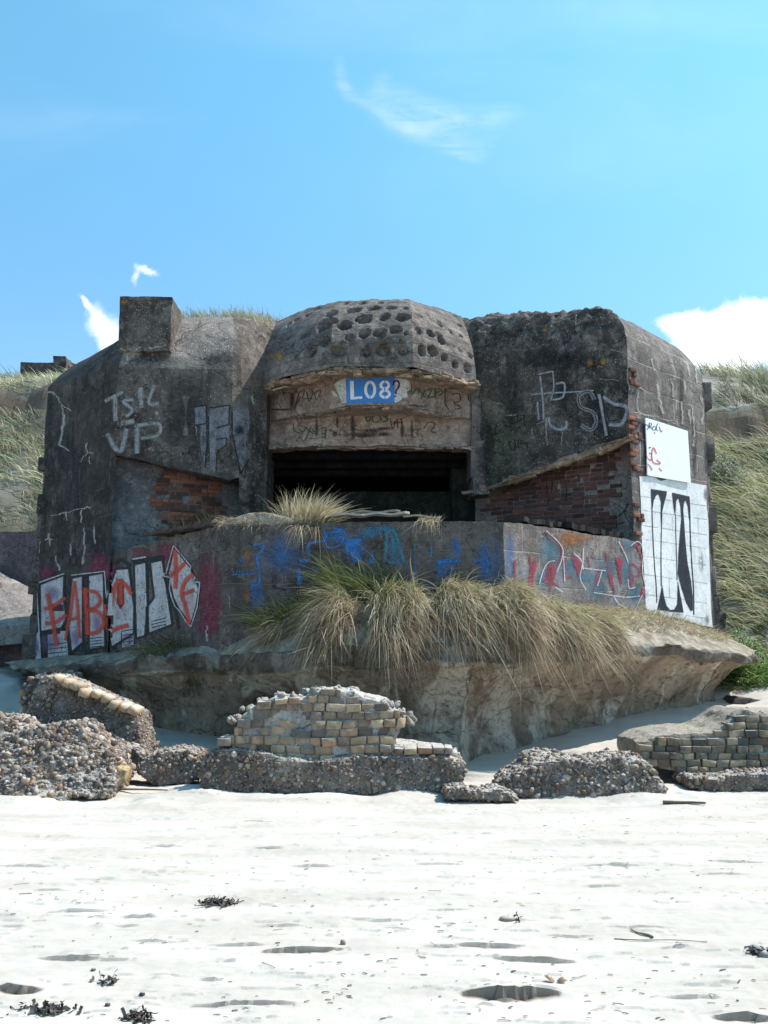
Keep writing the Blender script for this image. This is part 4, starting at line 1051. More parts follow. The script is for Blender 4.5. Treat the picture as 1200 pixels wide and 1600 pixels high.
# -- parapet, centre: blue
p = Paint(BW, .008)
for L, w in (([(190, 180), (225, 175), (228, 195), (205, 225), (213, 280), (212, 330), (185, 338), (184, 355)], 5), ([(105, 296), (200, 292)], 2), ([(110, 280), (114, 295)], 1.6), ([(122, 290), (130, 275)], 1.3), ([(137, 278), (137, 292)], 1.5),
             ([(150, 278), (144, 285), (150, 292), (156, 285), (150, 278)], 1.5), ([(166, 276), (166, 292)], 1.5), ([(176, 280), (186, 276), (188, 284), (177, 292), (190, 290)], 1.5),
             ([(370, 240), (405, 240), (405, 180), (430, 168), (470, 160), (468, 122)], 6), ([(480, 125), (475, 180), (500, 190), (535, 170), (545, 125), (520, 118), (500, 110)], 4), ([(490, 130), (530, 125)], 4), ([(495, 150), (540, 148)], 3),
             ([(555, 160), (610, 160)], 6), ([(620, 150), (650, 110)], 4), ([(650, 150), (690, 108)], 4), ([(365, 270), (372, 330)], 9), ([(985, 155), (988, 230)], 8), ([(908, 245), (1000, 240)], 7), ([(915, 240), (918, 290)], 5),
             ([(1050, 242), (1105, 240), (1100, 300)], 5), ([(1010, 330), (1035, 380)], 6), ([(940, 235), (975, 238)], 5), ([(820, 180), (822, 330)], 2.5), ([(885, 185), (886, 225)], 3)):
    p.stroke(T5(L), w * .85, soft=.12)
p.fill(T5([(550, 162), (612, 160), (596, 200), (618, 245), (580, 245), (568, 205), (550, 210)])); p.fill(T5([(640, 250), (655, 200), (665, 250)]))
for x, y, rx, ry in ((1082, 352, 24, 18), (480, 272, 30, 16), (430, 270, 30, 14), (145, 240, 20, 20), (520, 145, 60, 40), (1020, 350, 20, 30), (585, 190, 60, 60), (940, 270, 50, 50), (300, 210, 40, 90), (1090, 240, 30, 90), (980, 190, 30, 50), (200, 380, 40, 80)):
    (a, b), = T5([(x, y)]); p.spray(a, b, rx / 2.5, ry / 2.5, .5)
p.spray(796, 870, 10, 45, .45); p.spray(770, 890, 30, 60, .3); p.spray(440, 870, 50, 40, .3)
p.done('blue_graffiti', blue(), label='blue graffiti across the middle of the parapet')
teal = lambda: pm('teal_spray_paint', (.05, .17, .24), .44)
p = Paint(BW, .011)
for L in ([(712, 130), (705, 245)], [(712, 130), (742, 128), (778, 248)], [(716, 245), (776, 250)], [(735, 150), (735, 235)]): p.stroke(T5(L), 5, soft=.3)
for x, y, rx, ry in ((740, 190, 35, 70), (700, 120, 60, 25), (640, 130, 60, 30)):
    (a, b), = T5([(x, y)]); p.spray(a, b, rx / 2.5, ry / 2.5, .8)
for x, y, rx, ry in ((270, 220, 60, 90), (240, 340, 40, 60), (510, 290, 50, 60), (600, 190, 50, 40), (470, 380, 50, 60), (350, 290, 40, 60), (590, 300, 40, 80), (420, 330, 70, 30), (640, 400, 60, 40)):
    (a, b), = T6([(x, y)]); p.spray(a, b, rx / 2.727, ry / 2.727, .7)
p.done('teal_spray', teal())
ochre = lambda: pm('orange_brown_stain', (.30, .12, .04), .46)
p = Paint(BW, .009)
for x, y in ((165, 225), (165, 380)):
    (a, b), = T5([(x, y)]); p.spray(a, b, 7, 15, .9)
p.spray(575, 805, 60, 14, .5); p.spray(900, 838, 45, 16, .8); p.spray(880, 850, 30, 14, .5)
p.fill([(850, 828), (860, 834), (872, 850), (878, 842), (890, 832), (900, 850), (893, 852), (886, 842), (876, 858), (856, 840)])
p.done('rust_stain', ochre(), split=True)
p = Paint(BW, .012)
for L in ([(945, 300), (955, 275), (965, 285), (950, 300)], [(970, 280), (975, 310)], [(985, 275), (985, 305), (1000, 305)], [(1005, 275), (995, 290), (1008, 300)]): p.stroke(T5(L), 1.4)
p.done('black_tag', black(), label='small black tag on the parapet')
# -- parapet right: pale wash, crimson strokes
pale = lambda: pm('pale_wash', (.27, .27, .29), .50, scale=6)
p = Paint(BW, .007)
for x, y, rx, ry in ((300, 330, 90, 90), (440, 330, 90, 110), (560, 400, 120, 110), (620, 300, 60, 90), (150, 320, 60, 60), (640, 440, 60, 70)):
    (a, b), = T6([(x, y)]); p.spray(a, b, rx / 2.727, ry / 2.727, .9)
p.done('pale_wash', pale(), split=True)
crim = lambda: pm('crimson_spray_paint', (.27, .035, .06), .43)
p = Paint(BW, .013)
for L, w in (([(250, 140), (318, 212), (292, 300), (282, 345)], 2.2), ([(335, 250), (333, 328), (366, 326)], 3), ([(455, 390), (470, 320), (498, 285)], 2.5), ([(508, 232), (520, 320), (532, 370)], 4), ([(625, 335), (618, 365)], 3),
             ([(612, 372), (612, 275), (655, 312), (628, 330), (615, 318)], 3), ([(575, 190), (592, 250)], 2), ([(632, 180), (660, 250), (660, 295)], 3), ([(655, 430), (668, 372)], 3), ([(180, 375), (188, 300), (184, 240)], 6), ([(120, 360), (118, 260)], 4),
             ([(620, 185), (655, 215)], 4), ([(428, 245), (438, 290)], 3), ([(560, 255), (572, 360)], 4), ([(530, 330), (545, 400)], 3)):
    p.stroke(T6(L), w, soft=.1)
for L in ([(240, 350), (265, 275), (285, 270), (290, 310), (282, 350), (318, 378), (280, 362), (270, 398), (258, 360)], [(360, 240), (385, 248), (400, 268), (392, 335), (370, 280)], [(548, 250), (568, 246), (582, 268), (572, 300), (570, 375), (560, 320)],
          [(650, 395), (672, 372), (676, 425), (655, 432)], [(205, 250), (214, 290), (200, 330), (196, 375), (180, 378), (188, 300)], [(466, 350), (474, 330), (484, 360), (470, 362)]): p.fill(T6(L), 5)
p.done('crimson_graffiti', crim(), label='crimson graffiti strokes on the right parapet')
p = Paint(BW, .016)
for L in ([(222, 360), (240, 300), (262, 268), (288, 262)], [(252, 134), (322, 214), (296, 312)], [(370, 232), (404, 268), (396, 336), (420, 385)], [(540, 415), (562, 450), (588, 462), (592, 490)], [(625, 490), (645, 440), (660, 410)], [(400, 292), (460, 300), (505, 305)],
          [(455, 398), (520, 408), (590, 418), (650, 412)], [(330, 350), (325, 240)], [(490, 300), (470, 370)], [(410, 210), (408, 300)], [(600, 340), (606, 380), (630, 375)], [(668, 220), (662, 300), (674, 370)], [(290, 375), (320, 395)], [(560, 180), (590, 240), (600, 270)], [(610, 200), (640, 180), (660, 200), (664, 240)]):
    p.stroke(T6(L), 1.5)
p.done('white_strokes', white(), label='thin white strokes among the crimson graffiti')

# -- white painted side wall with black letters
p = Paint(BW, .010)
p.fill(TW([(35, 440), (120, 438), (180, 470), (240, 452), (360, 478), (475, 500), (478, 640), (492, 760), (492, 900), (500, 1100), (505, 1300), (516, 1430), (440, 1420), (390, 1400), (330, 1385), (260, 1365), (190, 1370), (130, 1360), (78, 1355), (72, 1200), (62, 1000), (50, 850), (45, 620)]), 8)
p.done('white_paint_patch', pm('white_masonry_paint', (.66, .66, .65), .30, scale=5), label='white painted patch on the right side wall')
p = Paint(BW, .015)
for L in ([(108, 522), (214, 538), (212, 562), (196, 620), (182, 680), (176, 760), (172, 700), (176, 610), (160, 560), (146, 560), (128, 600), (116, 680), (112, 600)],
          [(248, 546), (364, 572), (368, 640), (372, 820), (364, 760), (352, 640), (340, 600), (328, 606), (322, 660), (330, 760), (338, 880), (350, 1000), (372, 1120), (386, 1240), (386, 1320), (372, 1325), (340, 1270), (306, 1160), (286, 1080), (290, 960), (300, 820), (310, 720), (304, 640), (290, 584), (276, 600), (270, 700), (258, 640)],
          [(184, 1150), (196, 1230), (212, 1290), (236, 1318), (262, 1315), (282, 1280), (286, 1120), (300, 1200), (325, 1335), (240, 1330), (150, 1316), (166, 1240)]): p.fill(TW(L), 4)
p.stroke(TW([(116, 640), (122, 820), (134, 1040), (144, 1150), (148, 1270)]), 1.4); p.stroke(TW([(182, 680), (176, 900), (178, 1160)]), 1.4); p.stroke(TW([(270, 690), (276, 900), (282, 1120)]), 1.2); p.stroke(TW([(362, 640), (374, 940), (390, 1180), (392, 1350)]), 1.8)
p.done('black_letter', pm('black_masonry_paint', (.012, .014, .022), .25), split=True)
p = Paint(BW, .012)
for yl in (600, 690, 790, 880, 990, 1110, 1240, 1340): p.stroke(TW([(42, yl - 30), (180, yl - 10), (330, yl + 12), (480, yl + 34)]), .9, soft=.6)
for x_, ya, yb_ in ((250, 700, 800), (420, 720, 820), (70, 870, 960), (430, 900, 1010), (230, 1110, 1240)): p.stroke(TW([(x_, ya), (x_ + 2, yb_)]), .8, soft=.6)
p.done('joint_lines', pm('grey_block_joints', (.36, .36, .37), .53, scale=6))
p = Paint(BW, .011)
for x_, y_, rx_, ry_ in ((60, 1340, 20, 10), (300, 1390, 60, 12), (480, 1380, 14, 30), (40, 800, 6, 60), (470, 560, 12, 40), (200, 460, 40, 8), (440, 1000, 14, 60)):
    (a, b), = TW([(x_, y_)]); p.spray(a, b, rx_ / 4.2 * 1.5, ry_ / 4.2 * 1.5, .8)
p.done('dirt_patch', split=True, mat= pm('wall_dirt', (.16, .15, .14), .50, scale=8))
# -- grey tags on the front
gw = lambda: pm('faded_white_paint', (.30, .295, .29), .46)
p = Paint(BW, .008)
for L, w in (([(470, 592), (550, 550)], 6), ([(515, 565), (517, 680)], 7), ([(595, 585), (550, 592), (590, 630), (562, 660)], 6), ([(628, 530), (632, 620)], 8), ([(690, 520), (665, 600), (710, 600)], 6), ([(480, 735), (535, 820), (565, 712)], 8),
             ([(612, 700), (612, 825)], 8), ([(612, 700), (708, 692), (706, 742), (628, 757)], 6), ([(668, 800), (674, 806)], 7), ([(695, 640), (705, 650)], 6), ([(540, 690), (600, 680)], 8)): p.stroke(T1(L), w, soft=.15)
p.done('faded_tag', gw(), label='faded white tag on the upper left wall')
sil = lambda: pm('silver_grey_paint', (.20, .195, .215), .50)
p = Paint(BW, .008)
for L in ([(868, 618), (920, 610), (925, 760), (915, 890), (895, 800), (895, 700), (872, 700)], [(935, 622), (1025, 610), (1022, 760), (1005, 800), (968, 810), (965, 840), (985, 905), (940, 905), (935, 760)],
          [(1035, 640), (1070, 610), (1108, 612), (1115, 700), (1095, 780), (1105, 850), (1080, 925), (1050, 800), (1038, 720)], [(1165, 660), (1185, 700), (1170, 740)]): p.fill(T1(L))
p.done('silver_letter', sil(), split=True)
p = Paint(BW, .012)
for L in ([(868, 618), (920, 610), (925, 760), (915, 890)], [(935, 622), (1025, 610), (1022, 695), (965, 712)], [(965, 762), (1012, 755), (1008, 790), (970, 815), (965, 905)], [(1038, 740), (1072, 915), (1110, 850)], [(868, 700), (925, 690)], [(1035, 640), (1036, 720)]): p.stroke(T1(L), 2, sharp=True)
(a, b), = T1([(1068, 720)]); p.spray(a, b, 9, 10, 1)
p.done('black_outline', black(), label='black outline of the silver letters')
# lime runs and cracks
p = Paint(BW, .010); LR = np.random.default_rng(9)
def run(L, w, w1):
    q = smooth_path(L, 5.0); q = q + LR.normal(size=q.shape) * .8; ws = w * .75; p.marks.append(len(p.V))
    for i in range(0, len(q) - 1, 3):
        seg_ = q[i:i + 4]
        if len(seg_) > 1: p.stroke(seg_, ws * LR.uniform(.6, 1.3), soft=.25)
for L, w, w1 in (([(176, 535), (184, 600), (176, 705)], 5, 2), ([(180, 560), (235, 552), (272, 600)], 4, 2), ([(275, 605), (288, 660), (282, 720), (264, 790)], 5, 3), ([(264, 785), (306, 815)], 3, 2), ([(276, 602), (322, 635)], 2.5, 1), ([(388, 775), (392, 820), (360, 860)], 3, 1.2), ([(392, 818), (420, 822)], 2.5, 1.5), ([(403, 840), (402, 872)], 3, 1),
                 ([(540, 355), (575, 372), (632, 348)], 3.5, 2.5), ([(565, 370), (568, 412)], 4, 1.5), ([(585, 370), (588, 400)], 4, 1.5), ([(668, 355), (742, 345)], 3, 2), ([(675, 350), (680, 390)], 3, 1), ([(805, 428), (870, 436), (916, 440), (922, 460)], 2, 1.5), ([(250, 470), (262, 450), (296, 436)], 4, 2), ([(320, 434), (340, 424)], 3, 1.5),
                 ([(620, 530), (628, 600)], 4.5, 3), ([(225, 1100), (262, 1095), (350, 1075), (410, 1065)], 3, 2), ([(296, 1090), (300, 1125)], 4, 1.5), ([(366, 1075), (368, 1140)], 3, 1), ([(1120, 565), (1130, 600)], 4, 2), ([(870, 700), (876, 740)], 2, 1)): run(T1(L), w, w1)
for L, w, w1 in (([(200, 180), (235, 178)], 4, 2), ([(222, 150), (226, 210)], 5, 2), ([(376, 130), (380, 200), (372, 290)], 5, 2), ([(420, 120), (424, 200)], 4, 1), ([(250, 250), (268, 320)], 4, 2), ([(180, 190), (170, 270)], 3, 1), ([(320, 200), (322, 250)], 3, 1), ([(925, 560), (928, 635)], 4, 2), ([(1020, 430), (1030, 490)], 3, 1), ([(885, 350), (890, 400)], 3, 1.5)): run(T4(L), w, w1)
for L, w, w1 in (([(335, 530), (338, 640)], 4, 6), ([(395, 560), (398, 600), (390, 640)], 1.6, 2.5), ([(398, 580), (430, 578)], 1.5, 1), ([(280, 570), (282, 595)], 3, 2), ([(295, 555), (330, 545)], 2, 1), ([(205, 518), (215, 522)], 5, 4), ([(170, 525), (205, 518)], 2, 2), ([(85, 340), (130, 352)], 2, 1), ([(765, 400), (772, 450), (788, 515)], 5, 2),
                 ([(870, 310), (888, 340), (892, 370)], 4, 2), ([(915, 320), (920, 400)], 3, 2), ([(858, 470), (866, 560)], 5, 3), ([(830, 480), (835, 540)], 3, 1), ([(890, 500), (896, 560)], 4, 2), ([(690, 410), (745, 440)], 2, 1.5), ([(745, 300), (750, 345)], 2.5, 1), ([(870, 385), (876, 440)], 5, 2), ([(820, 380), (828, 450)], 3, 1), ([(580, 268), (640, 272)], 1.5, 1), ([(540, 380), (620, 384)], 1.3, 1), ([(215, 770), (222, 810)], 4, 2), ([(500, 820), (506, 870)], 2, 1),
                 ([(650, 340), (654, 420)], 1.5, 1.2), ([(690, 430), (690, 505), (760, 528), (850, 552)], 2, 1.5), ([(930, 450), (950, 480), (940, 560)], 6, 3), ([(900, 490), (910, 570), (905, 640)], 4, 2), ([(880, 700), (900, 760)], 3, 2)): run(T3(L), w, w1)
for L, w, w1 in (([(450, 130), (452, 170)], 2, 1.2), ([(100, 470), (170, 480)], 2, 1)): run(T3(L), w, w1)
for x, y, rx, ry in ((120, 650, 16, 40), (160, 670, 30, 20), (150, 720, 10, 50), (190, 640, 14, 20), (290, 670, 20, 14), (345, 600, 10, 40), (1055, 620, 14, 60), (1080, 760, 20, 60), (1110, 860, 24, 60), (850, 690, 6, 60), (490, 630, 16, 50), (640, 640, 16, 50), (1110, 430, 14, 14)):
    (a, b), = TR([(x, y)]); p.spray(a, b, rx / 4.444 * 1.3, ry / 4.444 * 1.2, 1)
p.done('lime_streak', lime(), split=True)
# dark vertical soot runs
p = Paint(BW, .006)
soot = lambda: pm('black_soot', (.012, .011, .011), .46, scale=4)
for x, y, rx, ry in ((110, 700, 12, 110), (125, 760, 12, 90), (290, 650, 40, 90), (75, 640, 10, 60), (880, 600, 20, 70), (760, 700, 18, 60), (905, 560, 40, 20), (95, 700, 9, 60), (150, 840, 18, 40), (350, 560, 40, 16), (240, 560, 50, 12), (840, 560, 60, 22), (930, 640, 20, 50), (800, 620, 20, 70), (1085, 700, 5, 60), (1065, 620, 5, 60)): p.spray(x, y, rx, ry, .75)
p.done('soot_streak', soot(), split=True)
# -- right front tags
tg = lambda: pm('chalky_outline_paint', (.33, .33, .35), .38)
p = Paint(BW, .009)
for L, w in (([(523, 462), (500, 428), (462, 448), (470, 490), (515, 510), (530, 545), (510, 580), (470, 560)], 7), ([(540, 440), (556, 520), (570, 602)], 6), ([(556, 450), (600, 478), (648, 492), (630, 555), (580, 560)], 7),
             ([(305, 362), (362, 350)], 3), ([(310, 370), (322, 470), (324, 540)], 4), ([(360, 352), (364, 410), (352, 470)], 3), ([(275, 442), (340, 436), (430, 432), (520, 426)], 3), ([(345, 530), (350, 560), (380, 578), (412, 570), (412, 545)], 6), ([(372, 400), (405, 398), (400, 450), (360, 462)], 4), ([(300, 470), (305, 540)], 4)): p.stroke(T3(L), w, soft=.05)
p.done('chalk_white_tag', tg(), label='large chalky outlined tag on the right front wall')
p = Paint(BW, .013)
for L, w in (([(523, 462), (500, 428), (462, 448), (470, 490), (515, 510), (530, 545), (510, 580), (470, 560)], 1.8), ([(552, 440), (562, 520), (578, 602)], 1.3), ([(566, 475), (600, 490), (640, 500), (622, 535), (580, 540), (568, 480)], 1.4), ([(536, 455), (548, 540)], 1.2),
             ([(100, 560), (120, 575), (105, 590), (135, 600)], 2), ([(140, 560), (135, 600), (162, 575)], 2), ([(120, 590), (128, 630)], 2), ([(175, 535), (205, 530), (190, 550), (220, 552)], 2), ([(225, 520), (222, 545), (250, 535)], 2), ([(248, 520), (250, 565)], 2),
             ([(190, 620), (200, 660), (215, 640), (210, 615)], 2), ([(225, 620), (225, 650)], 2), ([(240, 620), (232, 635), (258, 630), (258, 650)], 2)): p.stroke(T3(L), w)
for L in ([(540, 520), (600, 520)], [(545, 520), (560, 700)], [(590, 520), (590, 640), (560, 740)], [(620, 470), (700, 468), (712, 500), (650, 510)], [(690, 600), (690, 750)], [(590, 740), (700, 745)], [(730, 560), (770, 545), (780, 590)]): p.stroke(TR(L), 1.8)
for L in ([(1050, 750), (1090, 790), (1050, 830)], [(1120, 740), (1095, 800), (1120, 870)], [(1020, 890), (1100, 870)]): p.stroke(TR(L), 1.5)
p.done('black_tag', black(), label='thin black tags on the right front wall')
p = Paint(BW, .007)
for x, y in ((505, 318), (556, 315), (330, 190)):
    (a, b), = T3([(x, y)]); p.spray(a, b, 6, 6, 1.0)
lichen = pm('orange_lichen', (.38, .17, .03), .44, scale=24)
p.spray(194, 472, 9, 5, 1); p.done('lichen', lichen, split=True)
BC = bvh_of(bv_cap); p = Paint(BC, .01); p.spray(438, 558, 6, 9, 1.3); p.spray(425, 556, 5, 7, 1.0); p.done('lichen', lichen, split=True)
# -- lintel: painted number and tags
p = Paint(BL, .008)
for L in ([(150, 275), (180, 245), (268, 208), (272, 300), (282, 462), (232, 466), (195, 370)], [(122, 345), (145, 336), (188, 392), (180, 405), (140, 385)], [(775, 212), (880, 212), (935, 232), (942, 320), (905, 345), (908, 408), (855, 412), (850, 370), (845, 270), (850, 430), (795, 462), (775, 462)]): p.fill(T8(L), 4)
p.done('whitewash', pm('brushed_whitewash', (.62, .60, .57), .32, scale=14), split=True)
p = Paint(BL, .012); p.fill(T8([(270, 207), (520, 198), (775, 190), (776, 460), (500, 466), (285, 474)]), 5)
p.done('blue_number_panel', pm('blue_masonry_paint', (.045, .20, .55), .22, scale=5), label='blue painted rectangle reading L08')
p = Paint(BL, .016)
p.fill(T8([(312, 240), (350, 238), (356, 404), (440, 394), (440, 424), (318, 432)]), 3)
def ring(cx, cy, rx, ry, w, a0, a1, n=14):
    t = np.radians(np.linspace(a0, a1, n)); o = [(cx + rx * math.cos(q), cy + ry * math.sin(q)) for q in t]; i = [(cx + (rx - w) * math.cos(q), cy + (ry - w) * math.sin(q)) for q in t[::-1]]
    p.fill(T8(o + i), 3)
ring(523, 328, 62, 95, 30, -86, 86); ring(523, 328, 62, 95, 30, 94, 266)
ring(675, 281, 54, 49, 27, -84, 84); ring(675, 281, 54, 49, 27, 96, 264); ring(677, 372, 60, 50, 29, -84, 84); ring(677, 372, 60, 50, 29, 96, 264)
p.done('white_numerals', pm('white_stencil_paint', (.72, .74, .76), .22, scale=12), label='white stencilled characters L08')
p = Paint(BL, .020); p.stroke(T8([(762, 285), (770, 245), (800, 235), (825, 262), (818, 305), (792, 335), (790, 375)]), 2.8); p.stroke(T8([(780, 392), (785, 402)]), 4)
p.done('purple_question_mark', pm('purple_paint', (.045, .015, .14), .25), label='purple question mark beside the number')
green = pm('green_spray_paint', (.025, .11, .045), .38)
p = Paint(BL, .012)
for L in ([(235, 665), (240, 700), (270, 710)], [(262, 690), (280, 705), (300, 680)], [(290, 745), (310, 700), (320, 680)], [(285, 680), (330, 715)], [(325, 690), (345, 720)], [(365, 690), (385, 685), (385, 740)], [(365, 715), (388, 712)],
          [(785, 490), (790, 530), (812, 500), (820, 520)], [(820, 500), (850, 545)], [(855, 505), (830, 550)], [(860, 510), (885, 505), (862, 545), (892, 540)], [(895, 500), (900, 545)], [(895, 525), (920, 515)], [(915, 500), (935, 520), (915, 535)],
          [(570, 630), (585, 660), (600, 630), (575, 640)], [(605, 625), (610, 660), (640, 655)], [(640, 630), (650, 655)], [(682, 625), (655, 630), (680, 645), (655, 660)]): p.stroke(T2(L), 1.9)
p.done('green_tag', green, label='green tags on the lintel')
dk = pm('dark_tag_paint', (.03, .024, .02), .42)
p = Paint(BL, .012)
for L in ([(270, 520), (290, 510), (280, 545), (300, 550)], [(300, 515), (310, 560), (330, 520), (320, 510)], [(335, 520), (345, 555), (365, 510), (340, 520)], [(240, 600), (270, 540)], [(265, 520), (240, 600)], [(690, 640), (700, 690), (715, 650)], [(720, 640), (725, 690)], [(740, 640), (745, 695)], [(700, 665), (750, 660)],
          [(975, 530), (1010, 525), (1015, 560), (985, 570), (1020, 590), (990, 600)], [(945, 480), (945, 560), (960, 600)], [(920, 640), (1020, 635)], [(1050, 480), (1055, 560)], [(845, 690), (870, 660), (900, 670), (880, 700), (905, 710)]): p.stroke(T2(L), 1.5)
for x, y, rx, ry in ((515, 690, 12, 60), (345, 680, 8, 50), (430, 715, 14, 14), (440, 660, 6, 30), (660, 690, 40, 8), (660, 715, 30, 12), (745, 700, 10, 40), (790, 690, 6, 50), (560, 720, 80, 14), (600, 700, 50, 10), (510, 620, 10, 40), (180, 600, 50, 6), (230, 560, 10, 50), (800, 585, 60, 8)):
    (a, b), = T2([(x, y)]); p.spray(a, b, rx / 3 * 1.3, ry / 3 * 1.2, .9)
p.done('dark_tag', dk, label='brown stains and dark tags on the lintel')

# -- white sheet of metal bolted to the side wall
q = []
for (px, py) in ((1004.5, 653.5), (1071, 674), (1075, 755), (1007.5, 743)):
    h, n = hit(BW, px, py); n = np.array(n); n = -n if np.dot(n, ray(px, py)) > 0 else n; q.append(np.array(h) + np.array([.707, -.707, 0]) * .05)
q = np.array(q); c0 = q.mean(0); nn = np.cross(q[1] - q[0], q[3] - q[0]); nn /= np.linalg.norm(nn); nn = nn if nn[1] < 0 else -nn
q -= np.outer((q - c0) @ nn, nn)
board = empty('white_board', c0); tag(board, 'square white metal sheet with red and black scrawls fixed above the white painted wall', 'board')
u = np.linspace(0, 1, 9); Vt = []; Ft = []
for side in (0, -.02):
    for b_ in u:
        for a_ in u:
            v = (q[0] * (1 - a_) + q[1] * a_) * (1 - b_) + (q[3] * (1 - a_) + q[2] * a_) * b_; Vt.append(v + nn * (side + .006 * math.sin(a_ * 5 + b_ * 3)))
F = grid_faces(9, 9).tolist() + grid_faces(9, 9, 81, True).tolist()
ring_ = [i for i in range(9)] + [9 * k + 8 for k in range(1, 9)] + [72 + k for k in range(7, -1, -1)] + [9 * k for k in range(7, 0, -1)]
for a_, b_ in zip(ring_, ring_[1:] + ring_[:1]): F.append([a_, a_ + 81, b_ + 81, b_])
mk('metal_sheet', Vt, F, M['sheet'], board)
BB = BVHTree.FromPolygons([tuple(v) for v in Vt], F)
p = Paint(BB, .006)
for L in ([(80, 95), (72, 120), (90, 132), (96, 110), (82, 98)], [(100, 85), (106, 125), (100, 90), (118, 92), (112, 112), (126, 132)], [(130, 108), (122, 130), (140, 135), (146, 118), (130, 108)], [(158, 90), (150, 112), (150, 135), (162, 136)], [(168, 110), (178, 145), (188, 140)], [(132, 148), (142, 158)]): p.stroke(TW(L), 1.1)
p.done('black_scrawl', pm('black_marker', (.015, .015, .015), .2), board)
p = Paint(BB, .007)
for L in ([(78, 215), (88, 320), (118, 330)], [(80, 250), (115, 248)], [(86, 285), (112, 290)], [(150, 290), (128, 250), (118, 300), (130, 350), (176, 355), (150, 330)], [(86, 355), (105, 370), (122, 398)], [(165, 385), (185, 405)]): p.stroke(TW(L), 2, soft=.15)
p.done('red_scrawl', pm('red_marker', (.55, .05, .04), .28), board)

# ================================================================== rubble on the beach
def lump_mesh(outline, D, T, lean=0.0, vox=.035, amp=.05, sc=2.5, seed=0, zfloor=-.15, smooth_it=2, skew=0.0):
    pts = [P(x, y, D) for x, y in outline]
    pts = [np.array([p[0], p[1], max(p[2], zfloor)]) for p in pts]; z0 = min(p[2] for p in pts)
    n = len(pts); Fr = [(p[0], p[1] + lean * (p[2] - z0), p[2]) for p in pts]; Bk = [(p[0] + skew * T, p[1] + T + lean * .3 * (p[2] - z0), p[2]) for p in pts]
    F = [list(range(n)), list(range(2 * n - 1, n - 1, -1))] + [[(i + 1) % n, i, i + n, (i + 1) % n + n] for i in range(n)]
    me = bpy.data.meshes.new('tmp'); me.from_pydata(Fr + Bk, [], F); me.update()
    o = bpy.data.objects.new('tmp', me); COL.objects.link(o)
    import bmesh
    bm = bmesh.new(); bm.from_mesh(me); bmesh.ops.triangulate(bm, faces=bm.faces[:2]); bmesh.ops.recalc_face_normals(bm, faces=bm.faces[:]); bm.to_mesh(me); bm.free()
    md = o.modifiers.new('r', 'REMESH'); md.mode = 'VOXEL'; md.voxel_size = vox
    ms = o.modifiers.new('s', 'SMOOTH'); ms.iterations = smooth_it; ms.factor = .5
    bpy.context.view_layer.update()
    ev = o.evaluated_get(bpy.context.evaluated_depsgraph_get()); m2 = ev.to_mesh()
    V = np.array([v.co[:] for v in m2.vertices]); F = [list(p.vertices) for p in m2.polygons]; ev.to_mesh_clear()
    bpy.data.objects.remove(o); bpy.data.meshes.remove(me)
    V = rough3(V, amp, sc, 4, seed=seed); V = rough3(V, amp * .45, sc * 4, 3, seed=seed + 7)
    return V, F
PEBC = [tuple(a * b for a, b in zip(c_, (1.12, .96, .88))) for c_ in [(.24, .225, .20), (.14, .13, .115), (.085, .078, .07), (.30, .26, .20), (.21, .16, .11), (.40, .38, .35), (.17, .115, .08), (.27, .21, .14), (.11, .10, .095), (.19, .175, .155)]]
def pebbles_on(V, F, dens, size, parent, cols=PEBC, seed=0, test=None):
    rng = np.random.default_rng(seed); V = np.asarray(V); T3_ = []
    for f in F:
        T3_.append((f[0], f[1], f[2]))
        if len(f) == 4: T3_.append((f[0], f[2], f[3]))
    T3_ = np.array(T3_); a, b, c = V[T3_[:, 0]], V[T3_[:, 1]], V[T3_[:, 2]]
    n = np.cross(b - a, c - a); ar = np.linalg.norm(n, axis=1) / 2; n /= (2 * ar + 1e-12)[:, None]
    cen = (a + b + c) / 3
    dens = dens * (.62 if size < .017 else .85); keep = ((n[:, 1] < .25) | (n[:, 2] > .2)) & (cen[:, 2] > -.05)
    if test is not None: keep &= test(cen, n)
    w = ar * keep; N = int(w.sum() * dens)
    if N < 1: return
    ix = rng.choice(len(w), N, p=w / w.sum()); r1, r2 = rng.random(N), rng.random(N); s_ = np.sqrt(r1)
    pos = a[ix] * (1 - s_)[:, None] + b[ix] * (s_ * (1 - r2))[:, None] + c[ix] * (s_ * r2)[:, None] - n[ix] * size * .30
    sz = size * np.exp(np.clip(rng.normal(-.1, .55, N), -1.2, 1.1)); sc = sz[:, None] * rng.uniform(.55, 1.1, (N, 3))
    k = rng.integers(0, len(cols), N); C = np.hstack([np.array(cols)[k] * rng.uniform(.7, 1.2, (N, 1)), np.ones((N, 1))])
    V2, F2, C2 = scatter(IT, IF, pos, sc, rot_rand(N), C, .15)
    o = mk('pebbles', V2, F2, M['pebble'], parent, col=C2); o['kind'] = 'stuff'; return o
def rubble(name, outline, D, T, label, cat='rubble', mat='matrix', dens=2600, size=.0125, group=None, col=(1, 1, 1), pebs=True, part='block', **k):
    V, F = lump_mesh(outline, D, T, **k)
    xc = V[:, 0].mean(); root = empty(name, (xc, D + T / 2, max(0, V[:, 2].min()))); tag(root, label, cat, group)
    mk(part, V, F, M[mat], root, col=np.array([*col, 1.0]), smooth=False)
    if pebs: pebbles_on(V, F, dens, size, root, seed=int(k.get('seed', 1)))
    return root, V, F

